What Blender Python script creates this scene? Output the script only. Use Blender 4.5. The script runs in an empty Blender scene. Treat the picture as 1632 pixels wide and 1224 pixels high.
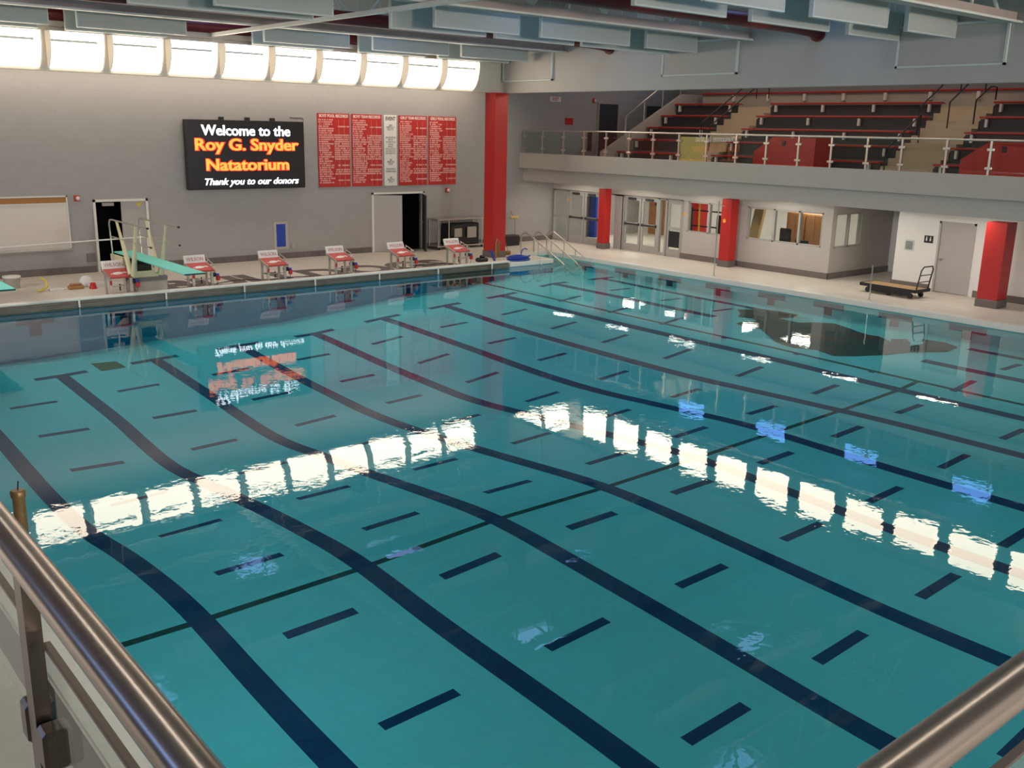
import bpy, math, random
from mathutils import Vector, Matrix, Euler
random.seed(7)
S = bpy.context.scene
COL = S.collection
# ------------------------------------------------------------------ camera
cam = bpy.data.cameras.new('camera'); camo = bpy.data.objects.new('camera', cam); COL.objects.link(camo)
# principal axes of the hall measured from the vanishing points of the photograph
F = 1558.4983; CX, CY = 816.0, 612.0; H = 4.55
vY = Vector((-522-CX, 177-CY, F)).normalized()
vX = Vector((2750-CX, 247-CY, F)); vX = (vX - vX.dot(vY)*vY).normalized()
vZ = vX.cross(vY)
if vZ.y > 0: vZ = -vZ
right = Vector((vX.x, vY.x, vZ.x)); up = Vector((-vX.y, -vY.y, -vZ.y)); back = Vector((-vX.z, -vY.z, -vZ.z))
m = Matrix((( right.x, up.x, back.x, 0), (right.y, up.y, back.y, 0), (right.z, up.z, back.z, H), (0, 0, 0, 1)))
camo.matrix_world = m
cam.sensor_width = 36; cam.lens = F/1632*36; cam.clip_start = 0.05; cam.clip_end = 300
S.camera = camo
# ------------------------------------------------------------------ world and exposure
W = bpy.data.worlds.new('world'); S.world = W; W.use_nodes = True
W.node_tree.nodes['Background'].inputs[0].default_value = (1.0, .93, .86, 1)
W.node_tree.nodes['Background'].inputs[1].default_value = 0.45
S.view_settings.view_transform = 'Standard'; S.view_settings.look = 'None'
S.view_settings.exposure = 0.0; S.view_settings.gamma = 1.0
S.view_settings.use_curve_mapping = False
def area(name, loc, size, power, color=(1,.85,.68), rot=(0,0,0), spread=180):
    l = bpy.data.lights.new(name, 'AREA'); l.shape = 'RECTANGLE'; l.size, l.size_y = size; l.energy = power; l.color = color; l.spread = math.radians(spread)
    o = bpy.data.objects.new(name, l); COL.objects.link(o); o.location = loc; o.rotation_euler = rot; return o
# wall washers tucked between the bulkhead and the far wall
area('wall_washer', (14, 30.3, 6.35), (20, .3), 250, (1,.84,.66), (math.radians(40),0,0))
# unseen fill lights added on the left and near sides to brighten the pool
for yy in (6, 12, 18, 24):
    area('added_side_fill', (-5, yy, 6.4), (1.6, .8), 200, (1,.96,.92), (0, math.radians(-58), 0), 84)
for xx in (4, 12, 20):
    area('added_side_fill', (xx, -6, 6.4), (1.6, .8), 200, (1,.96,.92), (math.radians(58), 0, 0), 84)
# fill added out of view behind the camera to brighten baffles and trusses
for xx in (2, 11, 20):
    area('added_roof_fill', (xx, -5, 5.2), (1.6, .6), 110, (1,.92,.82), (math.radians(101), 0, 0), 60)
# added fill over the water; narrow spread keeps the emitters out of reflections
for xx in (5, 10.5, 16, 21.5):
    for yy in (12.5, 17, 21.5, 25):
        area('added_water_fill', (xx, yy, 6.7), (.8, .8), 13.5 if yy < 20 else 10.5, (.94,1,.97), spread=84)
for xx in (11.5, 17, 22.5):
    for yy in (3.5, 8):
        area('added_water_fill', (xx, yy, 6.7), (.8, .8), 9.5, (.94,1,.97), spread=84)
area('added_water_fill', (5, 1.5, 7.5), (.8, .8), 9.5, (.94,1,.97), spread=84)
area('added_water_fill', (3.5, 8, 6.7), (.8, .8), 9.5, (.94,1,.97), spread=60)
# lamps over the bleachers
area('bleacher_lamp', (31.5, 22, 8.3), (3, 16), 170, (1,.8,.62))
# under-balcony ceiling lights over the deck
for yy in (29.3, 26.2, 22.9, 19.6, 16.4, 13.2):
    area('soffit_lamp', (27.1, yy, 2.55), (.25, 1.2), 19, (1,.93,.8))
for yy in (29.5, 26.5, 23.5, 20.5):
    area('room_lamp', (31.2, yy, 2.5), (1.2, 1.2), 38, (1,.9,.78))

# ------------------------------------------------------------------ materials
def mat(name, color, rough=.6, metal=0, emit=None, es=0, spec=.5, noise=0, nscale=8, bump=0, alpha=None):
    M = bpy.data.materials.new(name); M.use_nodes = True; nt = M.node_tree; b = nt.nodes['Principled BSDF']
    b.inputs['Base Color'].default_value = (*color, 1); b.inputs['Roughness'].default_value = rough
    b.inputs['Metallic'].default_value = metal; b.inputs['Specular IOR Level'].default_value = spec
    if emit: b.inputs['Emission Color'].default_value = (*emit, 1); b.inputs['Emission Strength'].default_value = es
    if alpha is not None: b.inputs['Alpha'].default_value = alpha
    if noise or bump:
        tc = nt.nodes.new('ShaderNodeTexCoord'); n = nt.nodes.new('ShaderNodeTexNoise'); n.inputs['Scale'].default_value = nscale
        n.inputs['Detail'].default_value = 4
        nt.links.new(tc.outputs['Object'], n.inputs['Vector'])
        if noise:
            mx = nt.nodes.new('ShaderNodeMix'); mx.data_type = 'RGBA'
            mx.inputs[6].default_value = (*[c*(1-noise) for c in color], 1); mx.inputs[7].default_value = (*[min(1, c*(1+noise)) for c in color], 1)
            nt.links.new(n.outputs['Fac'], mx.inputs[0]); nt.links.new(mx.outputs[2], b.inputs['Base Color'])
        if bump:
            bp = nt.nodes.new('ShaderNodeBump'); bp.inputs['Strength'].default_value = bump; bp.inputs['Distance'].default_value = .01
            nt.links.new(n.outputs['Fac'], bp.inputs['Height']); nt.links.new(bp.outputs[0], b.inputs['Normal'])
    return M
def tiled(name, color, mortar, bw, bh, ms=.02, rough=.5, rot=None, var=.05, offset=.5, bump=.0):
    """brick / block / tile pattern in object space"""
    M = mat(name, color, rough); nt = M.node_tree; b = nt.nodes['Principled BSDF']
    tc = nt.nodes.new('ShaderNodeTexCoord'); mp = nt.nodes.new('ShaderNodeMapping'); br = nt.nodes.new('ShaderNodeTexBrick')
    if rot: mp.inputs['Rotation'].default_value = rot
    nt.links.new(tc.outputs['Object'], mp.inputs['Vector']); nt.links.new(mp.outputs[0], br.inputs['Vector'])
    br.inputs['Scale'].default_value = 1; br.inputs['Brick Width'].default_value = bw; br.inputs['Row Height'].default_value = bh
    br.inputs['Mortar Size'].default_value = ms; br.inputs['Mortar Smooth'].default_value = .3; br.offset = offset
    br.inputs['Color1'].default_value = (*[c*(1-var) for c in color], 1); br.inputs['Color2'].default_value = (*[c*(1+var) for c in color], 1)
    br.inputs['Mortar'].default_value = (*mortar, 1)
    nt.links.new(br.outputs['Color'], b.inputs['Base Color'])
    return M
R90 = math.pi/2
M = {}
M['block'] = tiled('painted_block', (.345,.33,.32), (.33,.317,.307), .4, .2, .012, .45, (R90,0,0), .02)
M['block_x'] = tiled('painted_block_x', (.43,.41,.39), (.415,.395,.375), .4, .2, .012, .45, (R90,0,R90), .02)
M['paint'] = mat('grey_paint', (.45,.415,.38), .5, noise=.03, nscale=2)
M['cream_wall'] = mat('cream_wall_paint', (.62,.57,.50), .5)
M['ceil'] = mat('roof_deck_white', (.42,.42,.42), .6)
M['deck'] = tiled('deck_tile', (.68,.61,.53), (.61,.55,.47), .3, .3, .012, .45, None, .04, 0)
M['base'] = tiled('base_tile', (.15,.125,.115), (.11,.09,.08), .3, .3, .01, .4, (R90,0,0), .05, 0)
M['coping'] = mat('white_coping', (.72,.68,.62), .4, noise=.08, nscale=6)
M['gutter'] = mat('stained_steel_gutter', (.20,.17,.14), .4, .3, noise=.35, nscale=3)
M['red'] = mat('red_paint', (.48,.017,.013), .42)
M['dred'] = mat('dark_red_paint', (.16,.008,.012), .45)
M['white'] = mat('white_enamel', (.78,.75,.71), .4)
M['board'] = mat('whiteboard_white', (.72,.66,.60), .25)
M['cork'] = mat('cork', (.42,.20,.07), .9, noise=.2, nscale=60)
M['black'] = mat('black_plastic', (.012,.011,.012), .5)
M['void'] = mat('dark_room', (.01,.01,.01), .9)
M['dgrey'] = mat('charcoal', (.035,.033,.036), .6)
M['riser'] = mat('bleacher_riser_charcoal', (.045,.04,.042), .55)
M['tread'] = mat('bleacher_tread_grey', (.12,.11,.105), .6)
M['stair'] = mat('beige_stair', (.52,.42,.30), .7, noise=.08, nscale=20)
M['steel'] = mat('brushed_steel', (.62,.57,.52), .28, .9, noise=.06, nscale=40)
M['rail'] = mat('stainless_handrail', (.42,.35,.30), .26, 1.0)
M['alu'] = mat('painted_door_grey', (.36,.34,.32), .45)
M['doorg'] = mat('door_grey', (.42,.39,.37), .45)
M['cream'] = mat('cream_paint', (.66,.58,.36), .45)
M['aqua'] = mat('aqua_board_grit', (.16,.60,.50), .7, noise=.06, nscale=40)
M['conc'] = mat('concrete', (.40,.36,.31), .8, noise=.1, nscale=12)
M['concd'] = mat('grey_tile_band', (.17,.15,.15), .5)
M['blockred'] = mat('starting_block_red', (.52,.07,.065), .5)
M['wood'] = mat('wood', (.36,.16,.06), .5, noise=.2, nscale=10)
M['ply'] = mat('plywood', (.62,.42,.15), .7, noise=.2, nscale=14)
M['cardboard'] = mat('cardboard', (.45,.29,.14), .8)
M['blue'] = mat('blue_vinyl', (.01,.05,.35), .4)
M['yellow'] = mat('yellow_plastic', (.70,.55,.05), .5)
M['baffle'] = mat('acoustic_baffle_grey', (.46,.48,.45), .9, noise=.04, nscale=12)
M['trim'] = mat('baffle_trim', (.60,.62,.60), .5)
M['truss'] = mat('truss_taupe', (.52,.42,.38), .5)
M['truss_w'] = mat('truss_light', (.75,.72,.66), .5)
M['ink'] = mat('board_letter_white', (.85,.75,.70), .5)
M['pinkink'] = mat('record_letter_pink', (.80,.42,.38), .5)
M['blackink'] = mat('letter_black', (.03,.03,.03), .6)
M['greyink'] = mat('letter_grey', (.25,.25,.25), .6)
M['redink'] = mat('letter_red', (.48,.13,.12), .6)
M['navy'] = mat('lane_line_navy', (.012,.05,.16), .6)
M['dgreen'] = mat('dark_green_tile', (.01,.06,.06), .6)
M['drain'] = mat('floor_drain_grate', (.10,.16,.06), .6)
M['mural'] = mat('mural_dark_tile', (.035,.055,.055), .6, noise=.5, nscale=1.2)
M['mural_r'] = mat('mural_red_tile', (.22,.03,.02), .6)
M['bronze'] = mat('bronze_post', (.28,.17,.07), .4, .5)
M['lobby'] = mat('lobby_white', (.75,.73,.70), .6)
M['lobbyfloor'] = mat('lobby_floor', (.70,.66,.60), .35)
M['lit'] = mat('lit_window', (1,1,1), .6, emit=(1,.86,.66), es=9)
M['fin'] = mat('glowing_fin', (.7,.65,.55), .5, emit=(1,.80,.60), es=.36)  # window sides; glow put into the material to brighten the gaps
M['skyw'] = mat('sky_window', (.1,.1,.1), .4, emit=(.16,.40,1), es=5)
M['skylight'] = mat('skylight_glow', (.1,.1,.1), .4, emit=(.28,.48,1), es=4.5)
M['post'] = mat('dark_steel_post', (.16,.13,.11), .3, 1.0)
M['lamp'] = mat('lamp_lens', (1,1,1), .6, emit=(1,.95,.85), es=9)
M['led_w'] = mat('led_white', (0,0,0), .6, emit=(.85,.9,1), es=4.5)
M['led_o'] = mat('led_orange', (0,0,0), .6, emit=(1,.34,.05), es=1.9)
M['led_r'] = mat('led_red', (0,0,0), .6, emit=(1,.008,.010), es=3.5)
M['screen'] = mat('led_screen_black', (.008,.006,.007), .35)
M['exit'] = mat('exit_sign', (.7,.5,.5), .5, emit=(1,.35,.3), es=.4)
M['orange'] = mat('orange_sticker', (.8,.35,.05), .5)
M['farwall'] = tiled('pool_far_wall', (.05,.40,.60), (.045,.36,.54), .3, .3, .01, .5, (R90,0,0), .03, 0)  # deeper blue, used on the far pool wall only
M['poolfloor'] = tiled('pool_floor_plaster', (.52,.92,.93), (.50,.90,.91), .3, .3, .01, .6, None, .01, 0)
def glass_mat(name, tint, ior=1.5, rough=0.0):
    G = bpy.data.materials.new(name); G.use_nodes = True; nt = G.node_tree; nt.nodes.clear()
    out = nt.nodes.new('ShaderNodeOutputMaterial'); mx = nt.nodes.new('ShaderNodeMixShader'); fr = nt.nodes.new('ShaderNodeFresnel')
    tr = nt.nodes.new('ShaderNodeBsdfTransparent'); gl = nt.nodes.new('ShaderNodeBsdfGlossy')
    fr.inputs['IOR'].default_value = ior; tr.inputs[0].default_value = (*tint, 1); gl.inputs['Roughness'].default_value = rough
    nt.links.new(fr.outputs[0], mx.inputs[0]); nt.links.new(tr.outputs[0], mx.inputs[1]); nt.links.new(gl.outputs[0], mx.inputs[2])
    nt.links.new(mx.outputs[0], out.inputs[0]); return G, nt, fr, gl
M['glass'], nt, fr, gl = glass_mat('clear_glass', (.93,.97,.95), 1.35)
ge = nt.nodes.new('ShaderNodeNewGeometry'); mr_ = nt.nodes.new('ShaderNodeMapRange'); mr_.inputs[3].default_value = 1.35; mr_.inputs[4].default_value = 1/1.35
nt.links.new(ge.outputs['Backfacing'], mr_.inputs[0]); nt.links.new(mr_.outputs[0], fr.inputs['IOR'])   # same reflectance on both faces of a pane
WG, nt, fr, gl = glass_mat('pool_water', (.44,.86,.92), 1.33, 0.0)
tc = nt.nodes.new('ShaderNodeTexCoord')
n1 = nt.nodes.new('ShaderNodeTexNoise'); n1.inputs['Scale'].default_value = 3.0; n1.inputs['Detail'].default_value = 3; n1.inputs['Roughness'].default_value = .55
n2 = nt.nodes.new('ShaderNodeTexNoise'); n2.inputs['Scale'].default_value = .45; n2.inputs['Detail'].default_value = 1
mr = nt.nodes.new('ShaderNodeMapRange'); mr.inputs[1].default_value = .42; mr.inputs[2].default_value = .62; mr.inputs[3].default_value = .25; mr.inputs[4].default_value = 1
mu = nt.nodes.new('ShaderNodeMath'); mu.operation = 'MULTIPLY'
bp = nt.nodes.new('ShaderNodeBump'); bp.inputs['Strength'].default_value = 1; bp.inputs['Distance'].default_value = .0026
nt.links.new(tc.outputs['Object'], n1.inputs[0]); nt.links.new(tc.outputs['Object'], n2.inputs[0])
nt.links.new(n2.outputs['Fac'], mr.inputs[0]); nt.links.new(n1.outputs['Fac'], mu.inputs[0]); nt.links.new(mr.outputs[0], mu.inputs[1])
nt.links.new(mu.outputs[0], bp.inputs['Height']); nt.links.new(bp.outputs[0], gl.inputs['Normal']); nt.links.new(bp.outputs[0], fr.inputs['Normal'])
M['water'] = WG

# ------------------------------------------------------------------ mesh builder
class MB:
    def __init__(s): s.v = []; s.f = []; s.mi = []; s.sm = []
    def add(s, vs, fs, mi=0, smooth=False):
        o = len(s.v); s.v += [tuple(v) for v in vs]
        for f in fs: s.f.append(tuple(i+o for i in f)); s.mi.append(mi); s.sm.append(smooth)
        return s
    def box(s, lo, hi, mi=0, mt=None):
        x0,y0,z0 = lo; x1,y1,z1 = hi
        vs = [Vector(p) for p in ((x0,y0,z0),(x1,y0,z0),(x1,y1,z0),(x0,y1,z0),(x0,y0,z1),(x1,y0,z1),(x1,y1,z1),(x0,y1,z1))]
        if mt: vs = [mt @ v for v in vs]
        return s.add(vs, [(0,3,2,1),(4,5,6,7),(0,1,5,4),(1,2,6,5),(2,3,7,6),(3,0,4,7)], mi)
    def bbox(s, lo, hi, b=.01, mi=0, mt=None):
        """box with chamfered vertical and horizontal edges"""
        c = [(lo[i]+hi[i])/2 for i in range(3)]; h = [abs(hi[i]-lo[i])/2 for i in range(3)]; b = min(b, min(h)*.9)
        vs = []; idx = {}
        for sx in (-1,1):
            for sy in (-1,1):
                for sz in (-1,1):
                    for k in range(3):
                        p = [sx*(h[0]-b), sy*(h[1]-b), sz*(h[2]-b)]; p[k] += (sx,sy,sz)[k]*b
                        idx[(sx,sy,sz,k)] = len(vs); v = Vector([c[i]+p[i] for i in range(3)]); vs.append(mt @ v if mt else v)
        fs = []
        for k in range(3):
            a, d = [(1,2),(2,0),(0,1)][k]
            for sg in (-1,1):
                q = []
                for (u, w) in ((-1,-1),(1,-1),(1,1),(-1,1)):
                    t = [0,0,0]; t[k] = sg; t[a] = u; t[d] = w; q.append(idx[(*t, k)])
                fs.append(tuple(q) if sg > 0 else tuple(reversed(q)))
        for k in range(3):
            a, d = [(1,2),(2,0),(0,1)][k]
            for u in (-1,1):
                for w in (-1,1):
                    t0 = [0,0,0]; t0[k] = -1; t0[a] = u; t0[d] = w; t1 = list(t0); t1[k] = 1
                    q = (idx[(*t0,a)], idx[(*t1,a)], idx[(*t1,d)], idx[(*t0,d)])
                    fs.append(q if u*w < 0 else tuple(reversed(q)))
        for sx in (-1,1):
            for sy in (-1,1):
                for sz in (-1,1):
                    q = tuple(idx[(sx,sy,sz,k)] for k in range(3)); fs.append(q if sx*sy*sz > 0 else tuple(reversed(q)))
        return s.add(vs, fs, mi)
    def cyl(s, p0, p1, r0, r1=None, n=12, mi=0, caps=True):
        p0 = Vector(p0); p1 = Vector(p1); r1 = r0 if r1 is None else r1
        d = (p1-p0).normalized(); a = d.orthogonal().normalized(); b = d.cross(a)
        vs = []
        for p, r in ((p0, r0), (p1, r1)):
            for i in range(n):
                t = 2*math.pi*i/n; vs.append(p + (a*math.cos(t)+b*math.sin(t))*r)
        s.add(vs, [(i, (i+1) % n, n+(i+1) % n, n+i) for i in range(n)], mi, True)
        if caps: s.add(vs[:n], [tuple(reversed(range(n)))], mi); s.add(vs[n:], [tuple(range(n))], mi)
        return s
    def tube(s, pts, r, n=8, mi=0):
        pts = [Vector(p) for p in pts]; rings = []
        d0 = (pts[1]-pts[0]).normalized(); a = d0.orthogonal().normalized()
        for i, p in enumerate(pts):
            if i == 0: d = pts[1]-p
            elif i == len(pts)-1: d = p-pts[i-1]
            else: d = (pts[i+1]-p).normalized() + (p-pts[i-1]).normalized()
            d.normalize(); a = (a - a.dot(d)*d).normalized(); b = d.cross(a)
            rings.append([p + (a*math.cos(2*math.pi*k/n)+b*math.sin(2*math.pi*k/n))*r for k in range(n)])
        vs = [v for g in rings for v in g]; L = len(pts)
        s.add(vs, [(i*n+k, i*n+(k+1) % n, (i+1)*n+(k+1) % n, (i+1)*n+k) for i in range(L-1) for k in range(n)], mi, True)
        s.add(rings[0], [tuple(reversed(range(n)))], mi); s.add(rings[-1], [tuple(range(n))], mi); return s
    def prism(s, poly, axis, a0, a1, mi=0):
        """extrude a 2D polygon along an axis (0,1,2)"""
        def P(u, w, t): return {0:(t,u,w), 1:(u,t,w), 2:(u,w,t)}[axis]
        n = len(poly); vs = [P(u,w,a0) for u, w in poly] + [P(u,w,a1) for u, w in poly]
        s.add(vs, [tuple(range(n)), tuple(reversed(range(n, 2*n)))] + [((i+1) % n, i, n+i, n+(i+1) % n) for i in range(n)], mi); return s
    def lathe(s, prof, c=(0,0,0), n=16, mi=0):
        c = Vector(c); vs = []
        for r, z in prof:
            for k in range(n): t = 2*math.pi*k/n; vs.append(c+Vector((r*math.cos(t), r*math.sin(t), z)))
        L = len(prof)
        s.add(vs, [(i*n+k, i*n+(k+1) % n, (i+1)*n+(k+1) % n, (i+1)*n+k) for i in range(L-1) for k in range(n)], mi, True)
        s.add(vs[:n], [tuple(reversed(range(n)))], mi); s.add(vs[-n:], [tuple(range(n))], mi); return s
    def build(s, name, mats, parent=None, label=None, off=(0,0,0)):
        me = bpy.data.meshes.new(name); ox, oy, oz = off
        me.from_pydata([(x-ox, y-oy, z-oz) for x, y, z in s.v], [], s.f); me.update()
        if not isinstance(mats, (list, tuple)): mats = [mats]
        for mm in mats: me.materials.append(M[mm])
        for p, mi, sm in zip(me.polygons, s.mi, s.sm): p.material_index = mi; p.use_smooth = sm
        o = bpy.data.objects.new(name, me); COL.objects.link(o); o.location = off
        if parent:
            o.parent = parent
        if label: o['label'] = label
        return o
def tag(o, label, cat, group=None):
    o['label'] = label; o['category'] = cat
    if group: o['group'] = group
    return o
def empty(name, loc, label, cat, group=None, rz=0):
    o = bpy.data.objects.new(name, None); COL.objects.link(o); o.location = loc; o.rotation_euler = (0,0,rz); o.empty_display_size = .1
    return tag(o, label, cat, group)
def struct(o): o['kind'] = 'structure'; return o
def text(name, body, size, loc, rot, material, parent=None, extrude=.002, bold=0, shear=0, width=None, align='CENTER', linesp=1):
    cu = bpy.data.curves.new(name, 'FONT'); cu.body = body; cu.size = size; cu.extrude = extrude; cu.offset = bold
    cu.align_x = align; cu.align_y = 'CENTER'; cu.shear = shear; cu.resolution_u = 3; cu.space_line = linesp
    t = bpy.data.objects.new(name+'_curve', cu); COL.objects.link(t)
    bpy.context.view_layer.update()
    me = bpy.data.meshes.new_from_object(t); bpy.data.objects.remove(t)
    me.materials.clear(); me.materials.append(M[material])
    if width:
        xs = [v.co.x for v in me.vertices]; k = width/(max(xs)-min(xs))
        for v in me.vertices: v.co.x *= k
    o = bpy.data.objects.new(name, me); COL.objects.link(o); o.location = loc; o.rotation_euler = rot
    if parent: o.parent = parent
    return o
def copy_tree(o, parent=None):
    c = o.copy(); COL.objects.link(c)
    if parent: c.parent = parent
    for ch in list(o.children): copy_tree(ch, c)
    return c
FACE_S = (R90, 0, 0)            # text facing the pool from the far wall
ORD = ['first','second','third','fourth','fifth','sixth','seventh','eighth','ninth','tenth','eleventh','twelfth']

# ------------------------------------------------------------------ setting: floors and pool
WZ = -.15
PX0, PX1, PY0, PY1 = 1.97, 25.3, -6.0, 26.4
b = MB()
for (x0,y0,x1,y1) in ((-8,-8,PX0,34),(PX0,PY1,23.9,31.4),(PX1,-8,36,34),(23.9,28.3,PX1,31.4),(PX0,-8,PX1,PY0)):
    b.box((x0,y0,-.12),(x1,y1,0))
struct(b.build('floor', 'deck'))
T = {4.0:[(24.5,-1.45),(20.3,-1.52),(17.2,-1.68),(15.1,-1.66),(12.9,-1.33),(10.9,-1.2),(8.8,-1.36),(4,-1.5)],
6.27:[(24.5,-1.40),(20.1,-1.55),(18.7,-1.70),(17.2,-1.76),(16,-1.59),(13.2,-1.31),(10.8,-1.15),(8.8,-1.29),(6.4,-1.34),(4,-1.45)],
8.53:[(24.2,-1.3),(20.4,-1.52),(18.8,-1.64),(17.4,-1.68),(16,-1.53),(14.3,-1.4),(12,-1.16),(10.5,-1.03),(7.1,-1.2),(4.2,-1.4)],
10.8:[(24.3,-1.22),(20.9,-1.43),(17.7,-1.54),(16,-1.48),(13.6,-1.3),(10.7,-1.05),(9.3,-1.05),(5.5,-1.21)],
13.07:[(24.1,-1.16),(20.7,-1.35),(17.1,-1.46),(13.5,-1.2),(10.7,-1.0),(6.8,-1.1)],
15.33:[(24.2,-.95),(20.8,-1.05),(17,-1.2),(15.3,-1.2),(13.4,-1.09),(11,-.95),(8.3,-1.0)],
17.6:[(24.3,-.79),(21.3,-.94),(18.3,-1.0),(14.5,-1.03),(12.7,-.97),(9.4,-.88)],
19.87:[(24.5,-.69),(18.1,-.75),(14.6,-.75),(10.7,-.82),(7.8,-.84)],
22.14:[(24.5,-.48),(20,-.5),(10,-.6)],
24.4:[(24.5,-.48),(20,-.55),(10,-.6)]}
LX = sorted(T)
def interp(x, pts):
    if x <= pts[0][0]: return pts[0][1]
    for (a, fa), (c, fc) in zip(pts, pts[1:]):
        if x <= c: return fa+(fc-fa)*(x-a)/(c-a)
    return pts[-1][1]
PR = {k: sorted(v) for k, v in T.items()}
def prof(k, y):   # lightly smoothed depth profile under one lane line
    return sum(interp(y+d, PR[k])*w for d, w in ((-.7,.2),(-.35,.2),(0,.2),(.35,.2),(.7,.2)))
def zf(x, y): return interp(x, [(k, prof(k, y)) for k in LX])
lane_mid = [(LX[i]+LX[i+1])/2 for i in range(9)]
dash_y = [1.2,3.3,5.43,7.53,9.63,11.6,13.65,15.9,18.1,20.15,22.35]
xs = {PX0, PX1, 20.6, 20.72}
for x in LX: xs |= {x-.15, x+.15, x-.6, x+.6}
for x in lane_mid: xs |= {x-.48, x+.48}
xs = sorted(x for x in xs if PX0 <= x <= PX1)
ys = {PY0, PY1-.05, 10.44, 10.56, 24.25, 24.5, 11.2, 17.5}
for y in dash_y: ys |= {y-.08, y+.08}
y = PY0
while y < PY1: ys.add(round(y, 3)); y += .4
ys = sorted(ys)
ys = [v for i, v in enumerate(ys) if i == 0 or v-ys[i-1] > .012]
b = MB(); nx = len(xs)
b.v = [(x, y, zf(x, y)) for y in ys for x in xs]
for j in range(len(ys)-1):
    for i in range(nx-1):
        cx, cy = (xs[i]+xs[i+1])/2, (ys[j]+ys[j+1])/2; mi = 0
        for L in LX:
            if abs(cx-L) < .15 and cy < 24.5 and not (L > 21 and 11.2 < cy < 17.5): mi = 1
            if abs(cx-L) < .6 and 24.25 < cy < 24.5: mi = 1
        for L in lane_mid:
            if abs(cx-L) < .48 and any(abs(cy-d) < .08 for d in dash_y) and not (cx > 21 and 11 < cy < 18): mi = 1
        if mi == 0 and (10.44 < cy < 10.56 and cx < 20.6 or 20.6 < cx < 20.72): mi = 2
        b.f.append((j*nx+i, j*nx+i+1, (j+1)*nx+i+1, (j+1)*nx+i)); b.mi.append(mi); b.sm.append(False)
struct(b.build('pool_floor', ['poolfloor','navy','dgreen']))
b = MB()
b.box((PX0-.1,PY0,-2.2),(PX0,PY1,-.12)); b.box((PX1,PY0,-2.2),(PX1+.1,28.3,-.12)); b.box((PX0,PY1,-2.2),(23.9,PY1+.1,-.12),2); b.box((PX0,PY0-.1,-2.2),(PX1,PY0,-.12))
b.box((23.8,PY1,-2.2),(23.9,28.3,-.12)); b.box((23.9,28.3,-2.2),(PX1,28.4,-.12))
for k in range(5): b.box((23.9,PY1+.38*k,-2.2),(PX1,28.3,-.75+.13*k))
for L in LX[1:8]:                                   # targets on the far wall, crosses on the side wall
    b.box((L-.45+.04,PY1-.012,-.48),(L+.45+.04,PY1,-.34),1); b.box((L-.12,PY1-.014,-.78),(L+.16,PY1,-.48),1)
for yy in (26.2,24.1,22.0,19.95,17.85,15.85,13.75,11.7,9.6,7.5):
    b.box((PX1-.012,yy-.5,-.36),(PX1,yy+.5,-.20),1); b.box((PX1-.014,yy-.13,-.55),(PX1,yy+.13,-.36),1)
struct(b.build('pool_walls', ['poolfloor','navy','farwall']))
b = MB(); b.add([(PX0,PY0,WZ),(PX1,PY0,WZ),(PX1,PY1,WZ),(PX0,PY1,WZ)],[(0,1,2,3)]); b.add([(23.9,PY1,WZ),(PX1,PY1,WZ),(PX1,28.3,WZ),(23.9,28.3,WZ)],[(0,1,2,3)])
o = struct(b.build('pool_water', 'water'))
b = MB()                                            # coping round the pool
b.bbox((PX1-.03,PY0,-.14),(PX1+.26,28.35,.012),.01); b.bbox((21.85,PY1-.03,-.14),(23.9,PY1+.2,.012),.01)
b.bbox((PX0-.22,PY0,-.14),(PX0+.03,PY1,.012),.01); b.bbox((23.65,PY1,-.13),(23.92,28.3,.014),.01); b.bbox((23.7,28.28,-.14),(PX1,28.5,.013),.01)
struct(b.build('trim_1', 'coping'))
b = MB(); b.bbox((PX0,PY1-.10,.03),(21.8,PY1+.16,.09),.015)
b.box((PX0,PY1-.02,-.20),(21.8,PY1+.10,.03),1); b.bbox((PX0,PY1-.08,-.09),(21.8,PY1-.02,-.05),.008,1)
struct(b.build('trim_2', ['coping','gutter']))
b = MB(); b.box((PX0-.42,PY0,.001),(PX0-.24,PY1,.006))
struct(b.build('trim_3', 'dgrey'))
# drain and mural on the pool floor
def floor_patch(name, poly, material, lift=.012, label=None, parent=None):
    # triangulated fan refined over the sloping floor, with real thickness
    import mathutils.geometry as mg
    pv = [Vector((x, y, 0)) for x, y in poly]; tris = mg.tessellate_polygon([pv])
    b = MB()
    def sub(a, c, d, n):
        if n == 0 or max((a-c).length, (c-d).length, (d-a).length) < .4:
            top = [Vector((p.x, p.y, zf(p.x, p.y)+lift)) for p in (a, c, d)]
            if (top[1]-top[0]).cross(top[2]-top[0]).z < 0: top.reverse()
            b.add(top, [(0,1,2)]); return
        e = sorted([((a-c).length,0),((c-d).length,1),((d-a).length,2)])[-1][1]
        if e == 0: mpt = (a+c)/2; sub(a,mpt,d,n-1); sub(mpt,c,d,n-1)
        elif e == 1: mpt = (c+d)/2; sub(a,c,mpt,n-1); sub(a,mpt,d,n-1)
        else: mpt = (d+a)/2; sub(a,c,mpt,n-1); sub(mpt,c,d,n-1)
    for t in tris: sub(*[pv[i] for i in t], 9)
    return b.build(name, material, parent)
o = floor_patch('floor_drain', [(7.14,24.15),(7.72,24.12),(7.7,24.8),(7.15,25.0)], 'drain'); tag(o, 'square olive drain grate on the pool bottom between two lane line ends', 'drain')
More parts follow.
